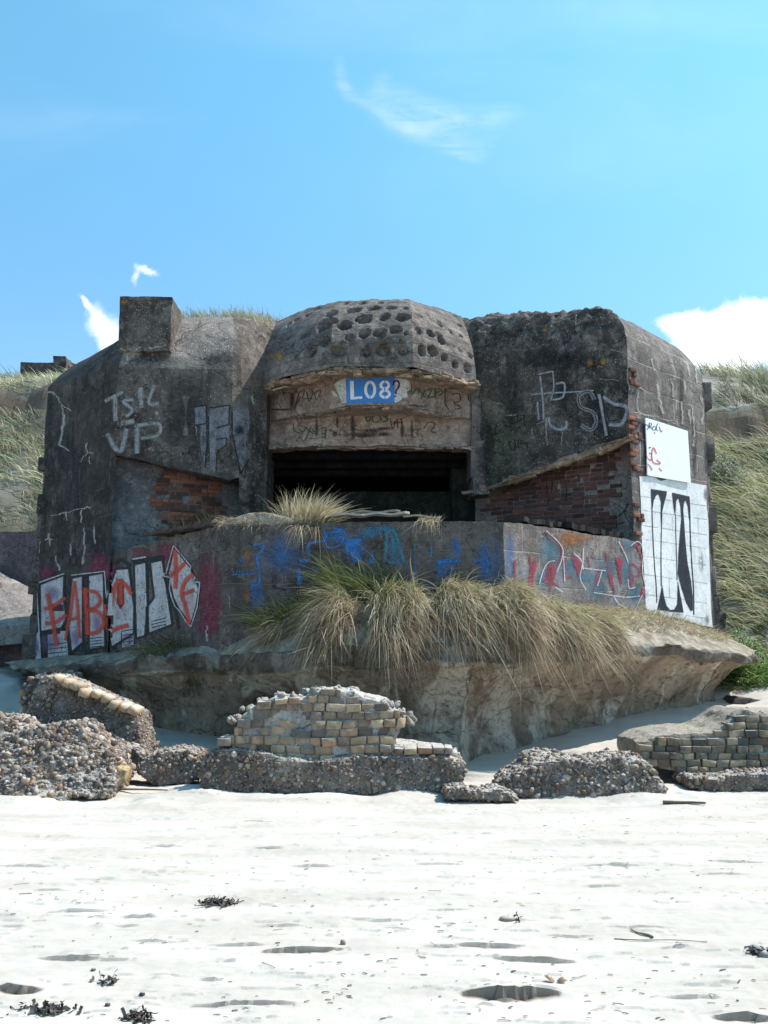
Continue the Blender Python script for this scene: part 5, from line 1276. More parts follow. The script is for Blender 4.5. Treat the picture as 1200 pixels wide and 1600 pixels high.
YB = [(.44, .32, .20), (.37, .265, .17), (.30, .225, .155), (.40, .28, .175), (.21, .16, .125), (.46, .355, .235), (.33, .25, .18), (.15, .12, .10), (.38, .245, .16), (.24, .19, .15)]
DB = [(.31, .23, .155), (.23, .18, .13), (.40, .30, .20), (.15, .12, .095), (.33, .24, .16)]
def courses(name, rows, D, mat, cols, parent, T=.9, lean=.18, bw=22.5, seed=0, jit=.012, taper=0.0, joint=1.9, slope=0.0, drop=.06):
    """rows in photo pixels: (y top, y bottom, x from, x to); each brick gets its own size, colour and wear"""
    rng = np.random.default_rng(seed); pos = []; sc = []; cc = []; z0 = Zat(max(r[1] for r in rows), D)
    for ri, (yt, yb, xa, xb) in enumerate(rows):
        x = xa + (-bw * .5 if ri % 2 else 0)
        while x < xb - 4:
            w = bw * rng.uniform(.82, 1.2) * (1.3 if rng.random() < .18 else 1)
            x1 = min(x + w, xb + rng.uniform(-2, 3)); x0_ = max(x, xa - rng.uniform(0, 3))
            if x1 - x0_ > 7 and rng.random() > drop:
                ym = (yt + yb) / 2 + slope * ((x0_ + x1) / 2 - xa)
                p = P((x0_ + x1) / 2, ym, D); p[1] += lean * (p[2] - z0) + rng.normal() * jit + taper * (x0_ - xa)
                hh = (yb - yt) * .5 * D / 1500; pos.append(p + [0, .11, 0]); sc.append(((x1 - x0_ - joint) * .5 * D / 1500, .12, hh - joint * .35 * D / 1500))
                cc.append(np.array(cols[rng.integers(len(cols))]) * rng.uniform(.75, 1.2))
            x += w
    n_ = len(pos); R = np.tile(np.eye(3), (n_, 1, 1)); an = rng.normal(0, .03, n_)
    R[:, 0, 0] = np.cos(an); R[:, 0, 2] = np.sin(an); R[:, 2, 0] = -np.sin(an); R[:, 2, 2] = np.cos(an)
    az_ = rng.normal(0, .05, n_); Rz = np.tile(np.eye(3), (n_, 1, 1)); Rz[:, 0, 0] = np.cos(az_); Rz[:, 0, 1] = -np.sin(az_); Rz[:, 1, 0] = np.sin(az_); Rz[:, 1, 1] = np.cos(az_)
    R = R @ Rz
    V, F, C = scatter(QT, QF, np.array(pos), np.array(sc), R, np.hstack([np.array(cc), np.ones((n_, 1))]), .025)
    V = rough3(V, .02, 9, 3, seed=seed); V = rough3(V, .03, 1.8, 2, seed=seed + 3)
    return mk(name, V, F, mat, parent, col=C)
def C2x(L): return [(300 + x / 2.609, 1020 + y / 2.609) for x, y in L]

# -- central ruin
root, V, F = rubble('brick_ruin', C2x([(30, 560), (25, 500), (40, 425), (90, 400), (180, 392), (480, 440), (820, 420), (1060, 428), (1110, 450), (1122, 475), (1105, 545), (1080, 580), (640, 590), (100, 585)]), 10.15, 1.15,
    'ruined yellow brickwork on a pebbly concrete base in the middle of the beach', 'ruin', seed=11, amp=.035, dens=2600, size=.0125, part='concrete_base', lean=.1)
core = C2x([(170, 410), (150, 385), (180, 330), (182, 290), (195, 262), (232, 235), (285, 205), (345, 182), (450, 190), (480, 165), (560, 148), (660, 160), (700, 185), (790, 200), (820, 235), (850, 262), (848, 320), (820, 380), (1040, 400), (1045, 430), (820, 460), (560, 478), (480, 465), (240, 440)])
V, F = lump_mesh(core, 10.265, .75, lean=.15, vox=.025, amp=.025, sc=4, seed=14); mk('mortar_core', V, F, M['mortar'], root, col=np.array([1, 1, 1, 1.0]))
rows = [(150, 178, 515, 605), (176, 208, 470, 690), (206, 240, 200, 800), (238, 274, 225, 850), (272, 308, 178, 866), (306, 342, 172, 835), (340, 377, 110, 835), (375, 412, 240, 825), (410, 446, 245, 925)]
ly = [(180, 204, 335, 445)]
def CR(rs): return [(1020 + a / 2.609, 1020 + b / 2.609, 300 + c / 2.609, 300 + d / 2.609) for a, b, c, d in rs]
courses('brickwork', CR(rows), 10.25, M['yellow_brick'], YB, root, seed=21, drop=.035)
courses('brickwork', CR([(188, 212, 330, 440), (386, 412, 820, 1065), (345, 378, 100, 180)]), 10.22, M['yellow_brick'], YB, root, seed=22, drop=0)
# lime lumps on the stepped top
rng = np.random.default_rng(5); pos = []; sc = []
topc = C2x([(180, 262), (240, 222), (300, 186), (350, 165), (440, 172), (480, 150), (520, 145), (600, 140), (650, 150), (700, 178), (760, 190), (800, 205), (850, 240), (870, 262), (150, 340), (880, 380), (950, 385), (1040, 392), (600, 150), (120, 350), (840, 235)])
for (x, y) in topc:
    for _ in range(7):
        p = P(x + rng.normal() * 7, y + 3 + abs(rng.normal()) * 2, 10.5 + rng.uniform(-.12, .5)); pos.append(p); sc.append(rng.uniform(.025, .06, 3) * [1.3, 1.3, .6])
Vv, Ff, Cc = scatter(IT, IF, np.array(pos), np.array(sc), rot_rand(len(pos)), np.ones((len(pos), 4)), .12); mk('mortar_lumps', Vv, Ff, M['mortar'], root, col=Cc)
# -- left slab on edge
def C1x(L): return [(x / 2.857, 1020 + y / 2.857) for x, y in L]
root, V, F = rubble('concrete_block', C1x([(85, 350), (95, 270), (120, 190), (150, 110), (220, 105), (330, 165), (420, 195), (500, 230), (605, 285), (615, 340), (625, 390), (640, 450), (560, 480), (300, 470), (100, 420)]), 11.2, .8,
    'tall tilted lump of pebbly concrete with a slanting brick edge at the left', seed=31, amp=.035, dens=2200, size=.012, lean=.25)
root['label'] = 'tall tilted lump of pebbly concrete with a slanting brick edge at the left'
pos = []; sc = []; cc = []; A_ = P(*C1x([(225, 112)])[0], 11.18); B_ = P(*C1x([(608, 275)])[0], 11.22); d = (B_ - A_); an = math.atan2(d[2], d[0])
for k in range(9):
    c = A_ + d * (k + .5) / 9; pos.append(c + [0, .18 + .02 * rng.normal(), .012 * rng.normal()]); sc.append((np.linalg.norm(d) / 18 * rng.uniform(.85, 1.02), rng.uniform(.14, .2), .045)); cc.append(np.array(YB[k % 4]) * 1.2)
R = np.tile(np.array([[math.cos(an), 0, -math.sin(an)], [0, 1, 0], [math.sin(an), 0, math.cos(an)]]), (9, 1, 1))
Vv, Ff, Cc = scatter(BT, BF, np.array(pos), np.array(sc), R, np.hstack([np.array(cc), np.ones((9, 1))]), .04); mk('brick_edge', rough3(Vv, .012, 12, 2, 3), Ff, M['yellow_brick'], root, col=Cc)
# -- pebbly mass at the far left, nearest
rubble('concrete_block', C1x([(-180, 700), (-160, 300), (0, 360), (60, 375), (130, 345), (240, 342), (300, 380), (345, 420), (430, 450), (470, 500), (475, 560), (490, 600), (470, 655), (330, 650), (285, 655), (275, 700), (0, 712)]), 9.75, 1.0,
    'broad heap of grey cemented pebbles at the left edge of the beach', seed=33, amp=.07, dens=1700, size=.0175, lean=.9)
rubble('concrete_block', C1x([(410, 530), (420, 430), (500, 415), (590, 430), (640, 465), (650, 520), (560, 540)]), 10.9, .5, 'small flat pebbly lump just behind the yellow brick fragment', seed=35, amp=.04, dens=2400, size=.012, lean=.2)
r_, V, F = rubble('brick_fragment', C1x([(455, 560), (470, 525), (520, 505), (560, 525), (562, 560), (545, 600), (500, 603), (470, 590)]), 10.2, .3, 'small yellow brick fragment lying against the pebble heap', 'brick', mat='mortar', pebs=False, seed=36, amp=.03, sc=6, vox=.02, col=(.95, .78, .5), part='brick_lump')
rubble('concrete_block', C1x([(600, 545), (608, 490), (640, 460), (760, 440), (880, 448), (892, 490), (893, 560), (850, 582), (680, 585)]), 10.7, .6, 'low flat pebbly lump between the left blocks and the brick ruin', seed=37, amp=.035, dens=2400, size=.013, lean=.2)
def C3x(L): return [(700 + x / 2.4, 980 + y / 2.4) for x, y in L]
rubble('concrete_block', C3x([(195, 610), (215, 570), (300, 530), (330, 505), (400, 498), (520, 510), (640, 495), (740, 500), (780, 540), (800, 580), (828, 610), (780, 640), (240, 645)]), 10.05, .75, 'long low slab of brown cemented pebbles right of the brick ruin', seed=39, amp=.05, dens=1900, size=.016, lean=.3)
rubble('concrete_block', C3x([(-10, 650), (-12, 605), (60, 600), (80, 620), (130, 612), (190, 600), (240, 618), (270, 648), (100, 655)]), 9.8, .4, 'small low row of cemented pebbles at the foot of the brick ruin', seed=40, amp=.03, dens=2400, size=.013)
# -- right ruin
root, V, F = rubble('brick_ruin', C3x([(745, 520), (732, 470), (730, 440), (790, 415), (870, 400), (1010, 395), (1060, 370), (1110, 330), (1150, 312), (1190, 330), (1420, 335), (1420, 545), (1000, 560), (850, 545)]), 10.88, 1.2,
    'weathered grey brown brick wall fragment lying at the right edge of the beach', 'ruin', mat='mortar', pebs=False, seed=41, amp=.035, part='mortar_core', col=(.75, .70, .62), lean=.3)
def CR3(rs): return [(980 + a / 2.4, 980 + b / 2.4, 700 + c / 2.4, 700 + d / 2.4) for a, b, c, d in rs]
courses('brickwork', CR3([(340, 368, 1090, 1420), (366, 394, 1060, 1420), (392, 420, 1010, 1420), (418, 448, 800, 1420), (446, 474, 728, 1420), (472, 500, 735, 1420), (498, 526, 745, 1420), (524, 552, 860, 1180)]), 10.85, M['dark_brick'], DB + [(.24, .20, .15)], root, seed=24, bw=21, slope=0, lean=.3)
pos = []; sc = []
for (x, y) in C3x([(800, 415), (870, 405), (940, 402), (1000, 398), (1060, 372), (1100, 342), (1140, 322), (1180, 330), (1200, 340), (1090, 370), (1130, 350), (760, 430), (1160, 340)]):
    for _ in range(8): pos.append(P(x + rng.normal() * 9, y + 3, 11.25 + rng.uniform(-.15, .5))); sc.append(rng.uniform(.03, .08, 3) * [1.3, 1.2, .6])
Vv, Ff, Cc = scatter(IT, IF, np.array(pos), np.array(sc), rot_rand(len(pos)), np.tile([.75, .72, .68, 1.0], (len(pos), 1)), .12); mk('mortar_lumps', Vv, Ff, M['mortar'], root, col=Cc)
rubble('concrete_block', C3x([(895, 600), (900, 565), (1000, 560), (1100, 550), (1200, 545), (1300, 545), (1300, 610), (1100, 620), (930, 615)]), 10.5, .55, 'flat pebbly slab under the right brick wall fragment', seed=43, amp=.03, dens=2400, size=.013)
rubble('concrete_block', [(1142, 1098), (1150, 1088), (1200, 1096), (1300, 1100), (1300, 1128), (1200, 1126), (1150, 1118)], 15.6, .5, 'low dark concrete kerb below the green bushes', seed=44, amp=.03, mat='slab', col=(.5, .48, .46), pebs=False)
rubble('concrete_block', [(28, 1080), (40, 1062), (75, 1050), (110, 1055), (120, 1080), (90, 1130), (40, 1140)], 14.2, .7, 'dark pebbly lump in the shade behind the tilted left block', seed=46, amp=.05, dens=500, size=.025, col=(.6, .58, .58))

# -- concrete slabs beyond the left corner
root = empty('concrete_slab', P(20, 980, 22)); tag(root, 'pale tilted concrete slab lying behind the left corner of the bunker', 'slab')
a, b, c, d = P(-90, 846, 22.4), P(70, 930, 22.4), P(70, 974, 20.9), P(-90, 988, 20.9)
V, F, uv = sheet(d, c, a, b, .1, .03, 160, 1.5); V2 = V - [0, 0, .4]; acc = Acc(); acc.add(V, F, np.ones((len(V), 4)))
acc.add(V2, F, np.ones((len(V), 4))); n1_ = sheet(d - [0, 0, .4], c - [0, 0, .4], d, c, .1, .03, 160, 1.5); acc.add(n1_[0], n1_[1], np.ones((len(n1_[0]), 4)))
acc.build('slab', M['slab'], root)
root2 = empty('concrete_wall', P(20, 905, 22.7)); tag(root2, 'low mauve grey concrete wall at the foot of the left dune', 'wall')
box_part('wall', M['slab_mauve'], root2, [(Xat(-110, 800, 22.6), Xat(75, 800, 22.6), 22.6, 23.1, .5, Zat(831, 22.6))], du=.15, amp=.03)
root3 = empty('concrete_block', P(10, 1040, 21.6)); tag(root3, 'dark shaded concrete base under the pale tilted slab', 'rubble')
box_part('block', M['slab_mauve'], root3, [(Xat(-100, 800, 21.6), Xat(70, 800, 21.6), 21.6, 22.4, .5, Zat(960, 21.6))], du=.15, amp=.03)
root4 = empty('concrete_bunker', P(55, 575, 29)); tag(root4, 'flat dark concrete roof edge showing over the left dune', 'bunker')
box_part('roof_slab', M['wall'], root4, [(Xat(32, 570, 28.6), Xat(84, 570, 28.6), 28.6, 31, Zat(600, 28.6), Zat(566, 28.6))], du=.2, amp=.03)
box_part('hatch', M['wall'], root4, [(Xat(84, 570, 28.6), Xat(102, 570, 28.6), 28.6, 29.5, Zat(600, 28.6), Zat(556, 28.6))], du=.2, amp=.1)

# ================================================================== grass
def blades(roots, az_, elv, L, bend, width, cb, ct, seg=6, side=None, rng=RNG):
    n = len(roots); s = np.linspace(0, 1, seg + 1)
    d0 = np.stack([np.cos(az_) * np.cos(elv), np.sin(az_) * np.cos(elv), np.sin(elv)], 1)
    path = roots[:, None] + L[:, None, None] * (s[None, :, None] * d0[:, None] + (s ** 2)[None, :, None] * bend[:, None])
    w = rng.normal(size=(n, 3)) * [.8, .5, .25]; w[:, 0] += np.where(rng.random(n) < .5, 1, -1) * .8
    w -= d0 * (w * d0).sum(1)[:, None]; w /= np.linalg.norm(w, axis=1)[:, None] + 1e-9
    prof = np.array([(.75 + .5 * q) if q < .3 else (1 - ((q - .3) / .7) ** 1.6 * .92) for q in s])
    hw = width[:, None, None] * .5 * prof[None, :, None] * w[:, None]
    V = np.stack([path - hw, path + hw], 2)     # n, seg+1, 2, 3
    C = cb[:, None] * (1 - s)[None, :, None] + ct[:, None] * s[None, :, None]; C = np.repeat(C[:, :, None], 2, 2)
    base = (np.arange(n) * (seg + 1) * 2)[:, None, None]; k = (np.arange(seg) * 2)[None, :, None]
    F = base + k + np.array([0, 1, 3, 2])[None, None]
    C = np.concatenate([C, np.ones(C.shape[:-1] + (1,))], -1)
    return V.reshape(-1, 3), F.reshape(-1, 4), C.reshape(-1, 4)
STRAW = np.array([(.58, .49, .32), (.44, .36, .23), (.70, .62, .46), (.33, .26, .16), (.50, .40, .26)])
BROWN = np.array([(.20, .135, .085), (.27, .19, .12), (.15, .10, .065), (.33, .25, .17), (.22, .15, .10)])
GREEN = np.array([(.17, .20, .055), (.22, .25, .08), (.28, .30, .11), (.13, .16, .05), (.34, .34, .15)])
DGREEN = np.array([(.06, .085, .035), (.09, .11, .045), (.12, .14, .055), (.16, .17, .08)])
SAGE = np.array([(.28, .30, .17), (.44, .45, .29), (.17, .19, .10), (.60, .60, .42), (.34, .35, .20)])
def pick(a, n, v=.2): return a[RNG.integers(0, len(a), n)] * RNG.uniform(1 - v, 1 + v, (n, 1))
SB = bvh_of(bv_soil + bv_foot)
def soil_z(x, y):
    h = SB.ray_cast(Vector((x, y, 5)), Vector((0, 0, -1))); return h[0].z if h[0] else 1.5
def clump(name, label, px, D, z, rx, ry, n, L, lean, up, droop, cb, ct, width=.007, spread=1.0, cat='grass', wind=(0, 0), group=None, seg=7, extra=None, sdl=.2):
    """a tussock: blades fan out from its foot, arch and hang"""
    x = Xat(px, 900, D); r = np.sqrt(RNG.random(n)); th = RNG.random(n) * 2 * math.pi
    R = np.stack([x + rx * r * np.cos(th), D + ry * r * np.sin(th)], 1)
    zz = np.array([soil_z(*q) for q in R]) - .02 if z is None else np.full(n, z)
    roots = np.column_stack([R, zz])
    az_ = lean + spread * RNG.normal(size=n) + .5 * r * np.cos(th) * -1
    elv = np.clip(up + .22 * RNG.normal(size=n), .05, 1.5); LL = L * np.exp(sdl * RNG.normal(size=n))
    bend = np.stack([wind[0] + .12 * RNG.normal(size=n), wind[1] + .12 * RNG.normal(size=n), -droop * np.exp(.25 * RNG.normal(size=n))], 1)
    fld = np.stack([fbm(roots, 3.2, 3, seed=n % 97), fbm(roots, 3.2, 3, seed=n % 97 + 9), fbm(roots, 3.2, 3, seed=n % 97 + 5)], 1)
    bend += fld * [.55, .35, .45]; az_ = az_ + fld[:, 0] * .7; LL = LL * (1 + .5 * fld[:, 2])
    stray = RNG.random(n) < .05; bend[stray] *= [1.6, 1.4, .45]; LL[stray] *= .6; LL = np.minimum(LL, L * 1.5)
    V, F, C = blades(roots, az_, elv, LL, bend, width * np.exp(.38 * RNG.normal(size=n)), cb(n), ct(n), seg)
    o = mk(name, V, F, M['grass'], loc=(x, D, zz.min()), col=C); tag(o, label, cat, group)
    return o
PI = math.pi
G1 = 'marram tussocks spilling over the edge of the footing'
def mixc(a, b, p): return lambda n: np.where(RNG.random(n)[:, None] < p, pick(a, n), pick(b, n))
def tussock(px, D, n, L, lean, wx, label, k=1.0):
    L = L * .88
    n = int(n * 1.1)
    o = empty('marram_tussock', (Xat(px, 900, D), D, 1.5)); tag(o, label, 'grass', G1)
    def sub(nm, *a_, **k_):
        q = clump(nm, None, *a_, **k_); q.parent = o; q.location = q.location - o.location
        for key in ('label', 'category', 'group'):
            if key in q: del q[key]
    sub('green_blades', px, D + .32, None, .30 * k, .22, n, L, lean, 1.0, .92, mixc(GREEN, STRAW, .7), mixc(GREEN, STRAW, .35), .0075, .55, wind=(wx, -.18))
    sub('straw_blades', px, D + .15, None, .34 * k, .25, n, L, lean, .85, 1.05, mixc(STRAW, BROWN, .75), mixc(STRAW, BROWN, .9), .008, .6, wind=(wx * .9, -.2))
    sub('dead_blades', px, D - .05, None, .36 * k, .2, int(n * 1.0), L * .92, lean, .45, 1.05, mixc(BROWN, STRAW, .75), mixc(BROWN, STRAW, .7), .0075, .5, wind=(wx * 1.1, -.1))
for a_ in ((462, 12.85, 380, .44, PI * 1.05, -.28, 'leftmost marram tussock with blades swept left over the footing'),
           (532, 12.55, 900, .60, PI * 1.2, -.18, 'second marram tussock from the left hanging over the footing'),
           (620, 12.45, 1000, .64, PI * 1.42, .02, 'pale straw tussock under the middle of the parapet'),
           (712, 12.45, 850, .66, PI * 1.6, .22, 'tussock with long brown dead blades right of the pale straw one'),
           (800, 12.6, 1100, .70, PI * 1.55, .15, 'round green topped tussock below the parapet corner'),
           (880, 12.85, 850, .54, PI * 1.65, .25, 'wide tussock of brown blades swept right along the footing'),
           (932, 13.2, 420, .42, PI * 1.7, .25, 'rightmost short tussock at the start of the dry bank')):
    tussock(*a_)
clump('marram_tussock', 'dark green grass leaning left against the middle of the parapet', 590, 12.9, None, .55, .1, 700, .80, PI * .95, 1.1, .5, mixc(DGREEN, GREEN, .7), mixc(GREEN, DGREEN, .6), .007, .5, wind=(-.15, 0))
clump('marram_tussock', 'low dark grass in the shade left of the tussocks', 470, 12.95, None, .5, .15, 450, .7, PI * 1.0, .9, .5, mixc(DGREEN, GREEN, .8), mixc(DGREEN, GREEN, .6), .007, .6)
clump('marram_tussock', 'dark grass growing at the foot of the left block letters', 268, 14.0, None, .55, .25, 420, .42, PI * 1.3, .8, .6, mixc(DGREEN, BROWN, .6), mixc(DGREEN, STRAW, .8), .007, 1.0)
# dry bank at right
n = 3400; px = RNG.uniform(925, 1135, n); t = RNG.random(n); D = np.interp(px, [925, 1001, 1135], [13.1, 13.8, 15.4]) + t * np.interp(px, [925, 1001, 1135], [.6, 1.7, 1.9])
X_ = np.array([Xat(a, 980, b) for a, b in zip(px, D)]); keep = fbm(np.stack([X_, D, D * 0], 1), 1.6, 3, seed=5) > -.30; X_, D = X_[keep], D[keep]; n = len(X_)
roots = np.column_stack([X_, D, [soil_z(a, b) for a, b in zip(X_, D)]])
V, F, C = blades(roots, RNG.uniform(0, 2 * PI, n), RNG.uniform(.1, 1.1, n), RNG.uniform(.08, .3, n), np.stack([RNG.normal(size=n) * .2, RNG.normal(size=n) * .2 - .1, -RNG.uniform(.2, .8, n)], 1), np.full(n, .0075), mixc(STRAW, BROWN, .5)(n), mixc(STRAW, GREEN, .75)(n), 4)
tag(mk('dry_grass', V, F, M['grass'], loc=(4, 14.5, 1.6), col=C), 'short dry grass on the bank below the white painted wall', 'grass', kind='stuff')
n = 260; px = RNG.uniform(640, 1120, n); px = RNG.uniform(1000, 1120, n); D = np.interp(px, [1000, 1120], [15.5, 17.3])
X_ = np.array([Xat(a, 980, b) for a, b in zip(px, D)]); roots = np.column_stack([X_, D, [soil_z(a, b) for a, b in zip(X_, D)]])
V, F, C = blades(roots, RNG.uniform(0, 2 * PI, n), RNG.uniform(.7, 1.4, n), RNG.uniform(.1, .28, n), np.stack([RNG.normal(size=n) * .1, RNG.normal(size=n) * .1, -RNG.uniform(.1, .4, n)], 1), np.full(n, .007), mixc(GREEN, STRAW, .6)(n), mixc(GREEN, STRAW, .6)(n), 4)
tag(mk('wall_foot_grass', V, F, M['grass'], loc=(4, 16, 1.8), col=C), 'thin green grass along the foot of the white painted wall', 'grass', kind='stuff')
# ledge
clump('marram_tussock', 'bushy golden tussock standing on the parapet left of the opening', 470, 13.4, 3.06, .27, .16, 2900, .62, PI * .18, 1.12, .28, mixc(STRAW, BROWN, .75), mixc(STRAW, GREEN, .75), .008, .75, wind=(.10, 0), sdl=.28)
clump('marram_tussock', 'long green blades leaning left beside the golden tussock', 455, 13.5, 3.02, .2, .15, 350, .62, PI * .85, .8, .45, mixc(GREEN, STRAW, .7), mixc(STRAW, GREEN, .6), .006, .5)
clump('marram_tussock', 'thin dry strands hanging down the parapet under the golden tussock', 480, 13.1, 3.14, .2, .05, 70, .35, PI * 1.5, .2, .9, mixc(BROWN, STRAW, .5), mixc(STRAW, BROWN, .5), .006, .6)
clump('marram_tussock', 'small straw tuft on the parapet right of the boards', 672, 13.2, 3.15, .12, .08, 190, .17, PI * .5, 1.0, .4, mixc(STRAW, GREEN, .7), mixc(STRAW, GREEN, .8), .006, 1.2)
clump('marram_tussock', 'few straw strands drooping over the parapet edge below the small tuft', 665, 13.02, 3.2, .16, .04, 60, .28, PI * 1.7, .3, .9, mixc(STRAW, BROWN, .7), mixc(STRAW, BROWN, .7), .005, .5)
clump('marram_tussock', 'dark green grass filling the recess under the left wall', 330, 14.9, 2.9, .9, .35, 1100, .62, PI * .7, 1.0, .4, mixc(DGREEN, GREEN, .7), mixc(DGREEN, GREEN, .5), .007, 1.0)
clump('marram_tussock', 'dark grass at the left jamb of the opening', 405, 15.6, 2.95, .5, .3, 600, .75, PI * .6, 1.15, .35, mixc(DGREEN, GREEN, .8), mixc(DGREEN, GREEN, .7), .007, .9)
clump('marram_tussock', 'faint dark grass just inside the opening', 575, 15.8, 2.95, .4, .3, 260, .45, PI * .7, 1.1, .4, mixc(DGREEN, DGREEN, .5), mixc(DGREEN, GREEN, .7), .007, 1.0)
# dry mat on the parapet
V, F = lump_mesh([(338, 828), (350, 812), (385, 803), (420, 800), (455, 808), (458, 820), (400, 826), (350, 832)], 13.12, .5, vox=.03, amp=.03, sc=5, seed=50, zfloor=2)
mt = empty('dry_grass_mat', (-1.7, 13.3, 3.1)); tag(mt, 'pale mat of dead grass and sand on the left of the parapet', 'grass'); mk('mat', V, F, M['soil'], mt)
n = 1500; roots = np.column_stack([Xat(398, 812, 13.2) + RNG.uniform(-.5, .52, n), RNG.uniform(13.06, 13.5, n), RNG.uniform(3.14, 3.27, n)])
V, F, C = blades(roots, RNG.uniform(0, 2 * PI, n), RNG.uniform(-.2, .6, n), RNG.uniform(.08, .22, n), np.stack([RNG.normal(size=n) * .2, RNG.normal(size=n) * .1, -RNG.uniform(.1, .9, n)], 1), np.full(n, .006), mixc(STRAW, BROWN, .7)(n), mixc(STRAW, BROWN, .8)(n), 4)
o = mk('dead_blades', V, F, M['grass'], mt, col=C); o['kind'] = 'stuff'
# roof
RB = bvh_of(bv_body)
def roof_grass(name, label, px0, px1, D0, D1, n, L, z=None, cb=None, ct=None):
    px = RNG.uniform(px0, px1, n); D = RNG.uniform(D0, D1, n); X_ = (px - 600) / 1500 * D * 1.02
    zz = []
    for a, b in zip(X_, D):
        h = RB.ray_cast(Vector((a, b, 12)), Vector((0, 0, -1))); zz.append(h[0].z - .02 if h[0] and h[0].z > 6 else 7.42)
    roots = np.column_stack([X_, D, zz])
    V, F, C = blades(roots, PI * .8 + RNG.normal(size=n) * .9, np.clip(RNG.normal(1.1, .2, n), .3, 1.5), L * np.exp(.35 * RNG.normal(size=n)), np.stack([RNG.normal(size=n) * .1, RNG.normal(size=n) * .1, -RNG.uniform(.1, .4, n)], 1), np.full(n, .008), (cb or mixc(STRAW, GREEN, .6))(n), (ct or mixc(STRAW, GREEN, .7))(n), 4)
    return tag(mk(name, V, F, M['grass'], loc=(X_.mean(), D.mean(), 7.4), col=C), label, 'grass', kind='stuff')
roof_grass('roof_grass', 'straw coloured grass along the top of the roof between block and cap', 268, 425, 17.0, 18.6, 2200, .22)
roof_grass('roof_grass', 'sparse dry grass beside the left shoulder of the pitted cap', 425, 500, 17.8, 18.6, 260, .2)
roof_grass('roof_grass', 'a few dry stalks on the roof right of the pitted cap', 640, 880, 17.6, 18.6, 60, .16)
# bare shrub of twigs
def twigs(name, label, base, n, Lm, seed, col=(.16, .15, .19)):
    rng_ = np.random.default_rng(seed); segs = []
    def grow(p, d, L, r, lev):
        k = 3; q = p
        for i in range(k):
            d = d + rng_.normal(size=3) * .13; d /= np.linalg.norm(d); q2 = q + d * L / k; segs.append((q, q2, r * (1 - i * .2), r * (1 - (i + 1) * .2)))
            if lev < 3 and rng_.random() < .85: 
                dd = d + rng_.normal(size=3) * .55; dd[2] = abs(dd[2]); grow(q2, dd / np.linalg.norm(dd), L * .6, r * .6, lev + 1)
            q = q2
    for i in range(n):
        d = np.array([rng_.normal() * .55, rng_.normal() * .4, 1]); grow(np.array(base) + [rng_.normal() * .12, rng_.normal() * .1, 0], d / np.linalg.norm(d), Lm * rng_.uniform(.6, 1), .006, 0)
    V = []; F = []
    for a, b, r0, r1 in segs:
        d = b - a; d /= np.linalg.norm(d) + 1e-9; u_ = np.cross(d, [0, 1, .1]); u_ /= np.linalg.norm(u_); w_ = np.cross(d, u_); m0 = len(V)
        for c_, r in ((a, r0), (b, r1)):
            for k in range(3): an = k * 2.094; V.append(c_ + (u_ * math.cos(an) + w_ * math.sin(an)) * max(r, .0028))
        for k in range(3): F.append([m0 + k, m0 + (k + 1) % 3, m0 + 3 + (k + 1) % 3, m0 + 3 + k])
    return tag(mk(name, V, np.array(F), M['twig'], loc=base, col=np.array([*col, 1.0])), label, 'shrub')
twigs('bare_shrub', 'larger leafless blue grey shrub on the roof left of the pitted cap', (Xat(380, 490, 18.3), 18.3, 7.4), 9, .5, 3)
twigs('bare_shrub', 'smaller leafless twigs on the roof beside the square block', (Xat(318, 490, 18.0), 18.0, 7.4), 6, .36, 4)

# dunes
def dune_grass(name, label, test, xr, yr, dens, L, seed, lean, cb, ct, width=.019, wind=(-.2, 0), droop=.45):
    rng_ = np.random.default_rng(seed); A = (xr[1] - xr[0]) * (yr[1] - yr[0]); N = int(A * dens)
    x = rng_.uniform(*xr, N); y = rng_.uniform(*yr, N); k = test(x, y); x, y = x[k], y[k]
    cl = fbm(np.stack([x, y, x * 0], 1), 1.5, 3, seed=seed); k = cl > -.30; x, y, cl = x[k], y[k], cl[k]; n = len(x)
    z = np.array([gz(a, b) for a, b in zip(x, y)]) - .03
    c2 = fbm(np.stack([x, y, x * 0], 1), .7, 3, seed=seed + 1)
    az_ = lean + .6 * c2 + rng_.normal(size=n) * .55; el_ = np.clip(1.05 + rng_.normal(size=n) * .25, .2, 1.5)
    LL = L * (.75 + .6 * np.clip(cl, -.2, .6)) * np.exp(.25 * rng_.normal(size=n))
    bend = np.stack([wind[0] + rng_.normal(size=n) * .1, wind[1] + rng_.normal(size=n) * .1, -droop * np.exp(.3 * rng_.normal(size=n))], 1)
    C0, C1 = cb(n), ct(n); f = np.clip(1 + 1.1 * c2, .55, 1.4)[:, None]; C0, C1 = C0 * f * .65, C1 * f * 1.3
    V, F, C = blades(np.column_stack([x, y, z]), az_, el_, LL, bend, width * rng_.uniform(.6, 1.3, n), C0, C1, 5)
    return tag(mk(name, V, F, M['grass'], loc=(x.mean(), y.mean(), z.mean()), col=C), label, 'grass', kind='stuff')
inL = lambda x, y: (x / y > -.60) & (x / y < -.30) & (x < -6.4) & (y > 22.95)
dune_grass('dune_grass', 'pale silvery grass on the left dune slope', lambda x, y: inL(x, y) & (np.abs(y - 26.05) > .18), (-16, -6.4), (22.9, 31), 300, .62, 60, PI * .8, mixc(SAGE, STRAW, .7), mixc(SAGE, STRAW, .6))
inR = lambda x, y: (x / y < .60) & (x / y > .29) & (x > 5.95)
dune_grass('dune_grass', 'tall grey green grass crowning the right dune', lambda x, y: inR(x, y) & (y > 23.6) & ((x / y > .36) | (y > 25.5)), (5.9, 16), (23.6, 31), 190, .75, 63, PI * .7, mixc(DGREEN, SAGE, .5), mixc(SAGE, STRAW, .6), wind=(-.1, 0), droop=.3)
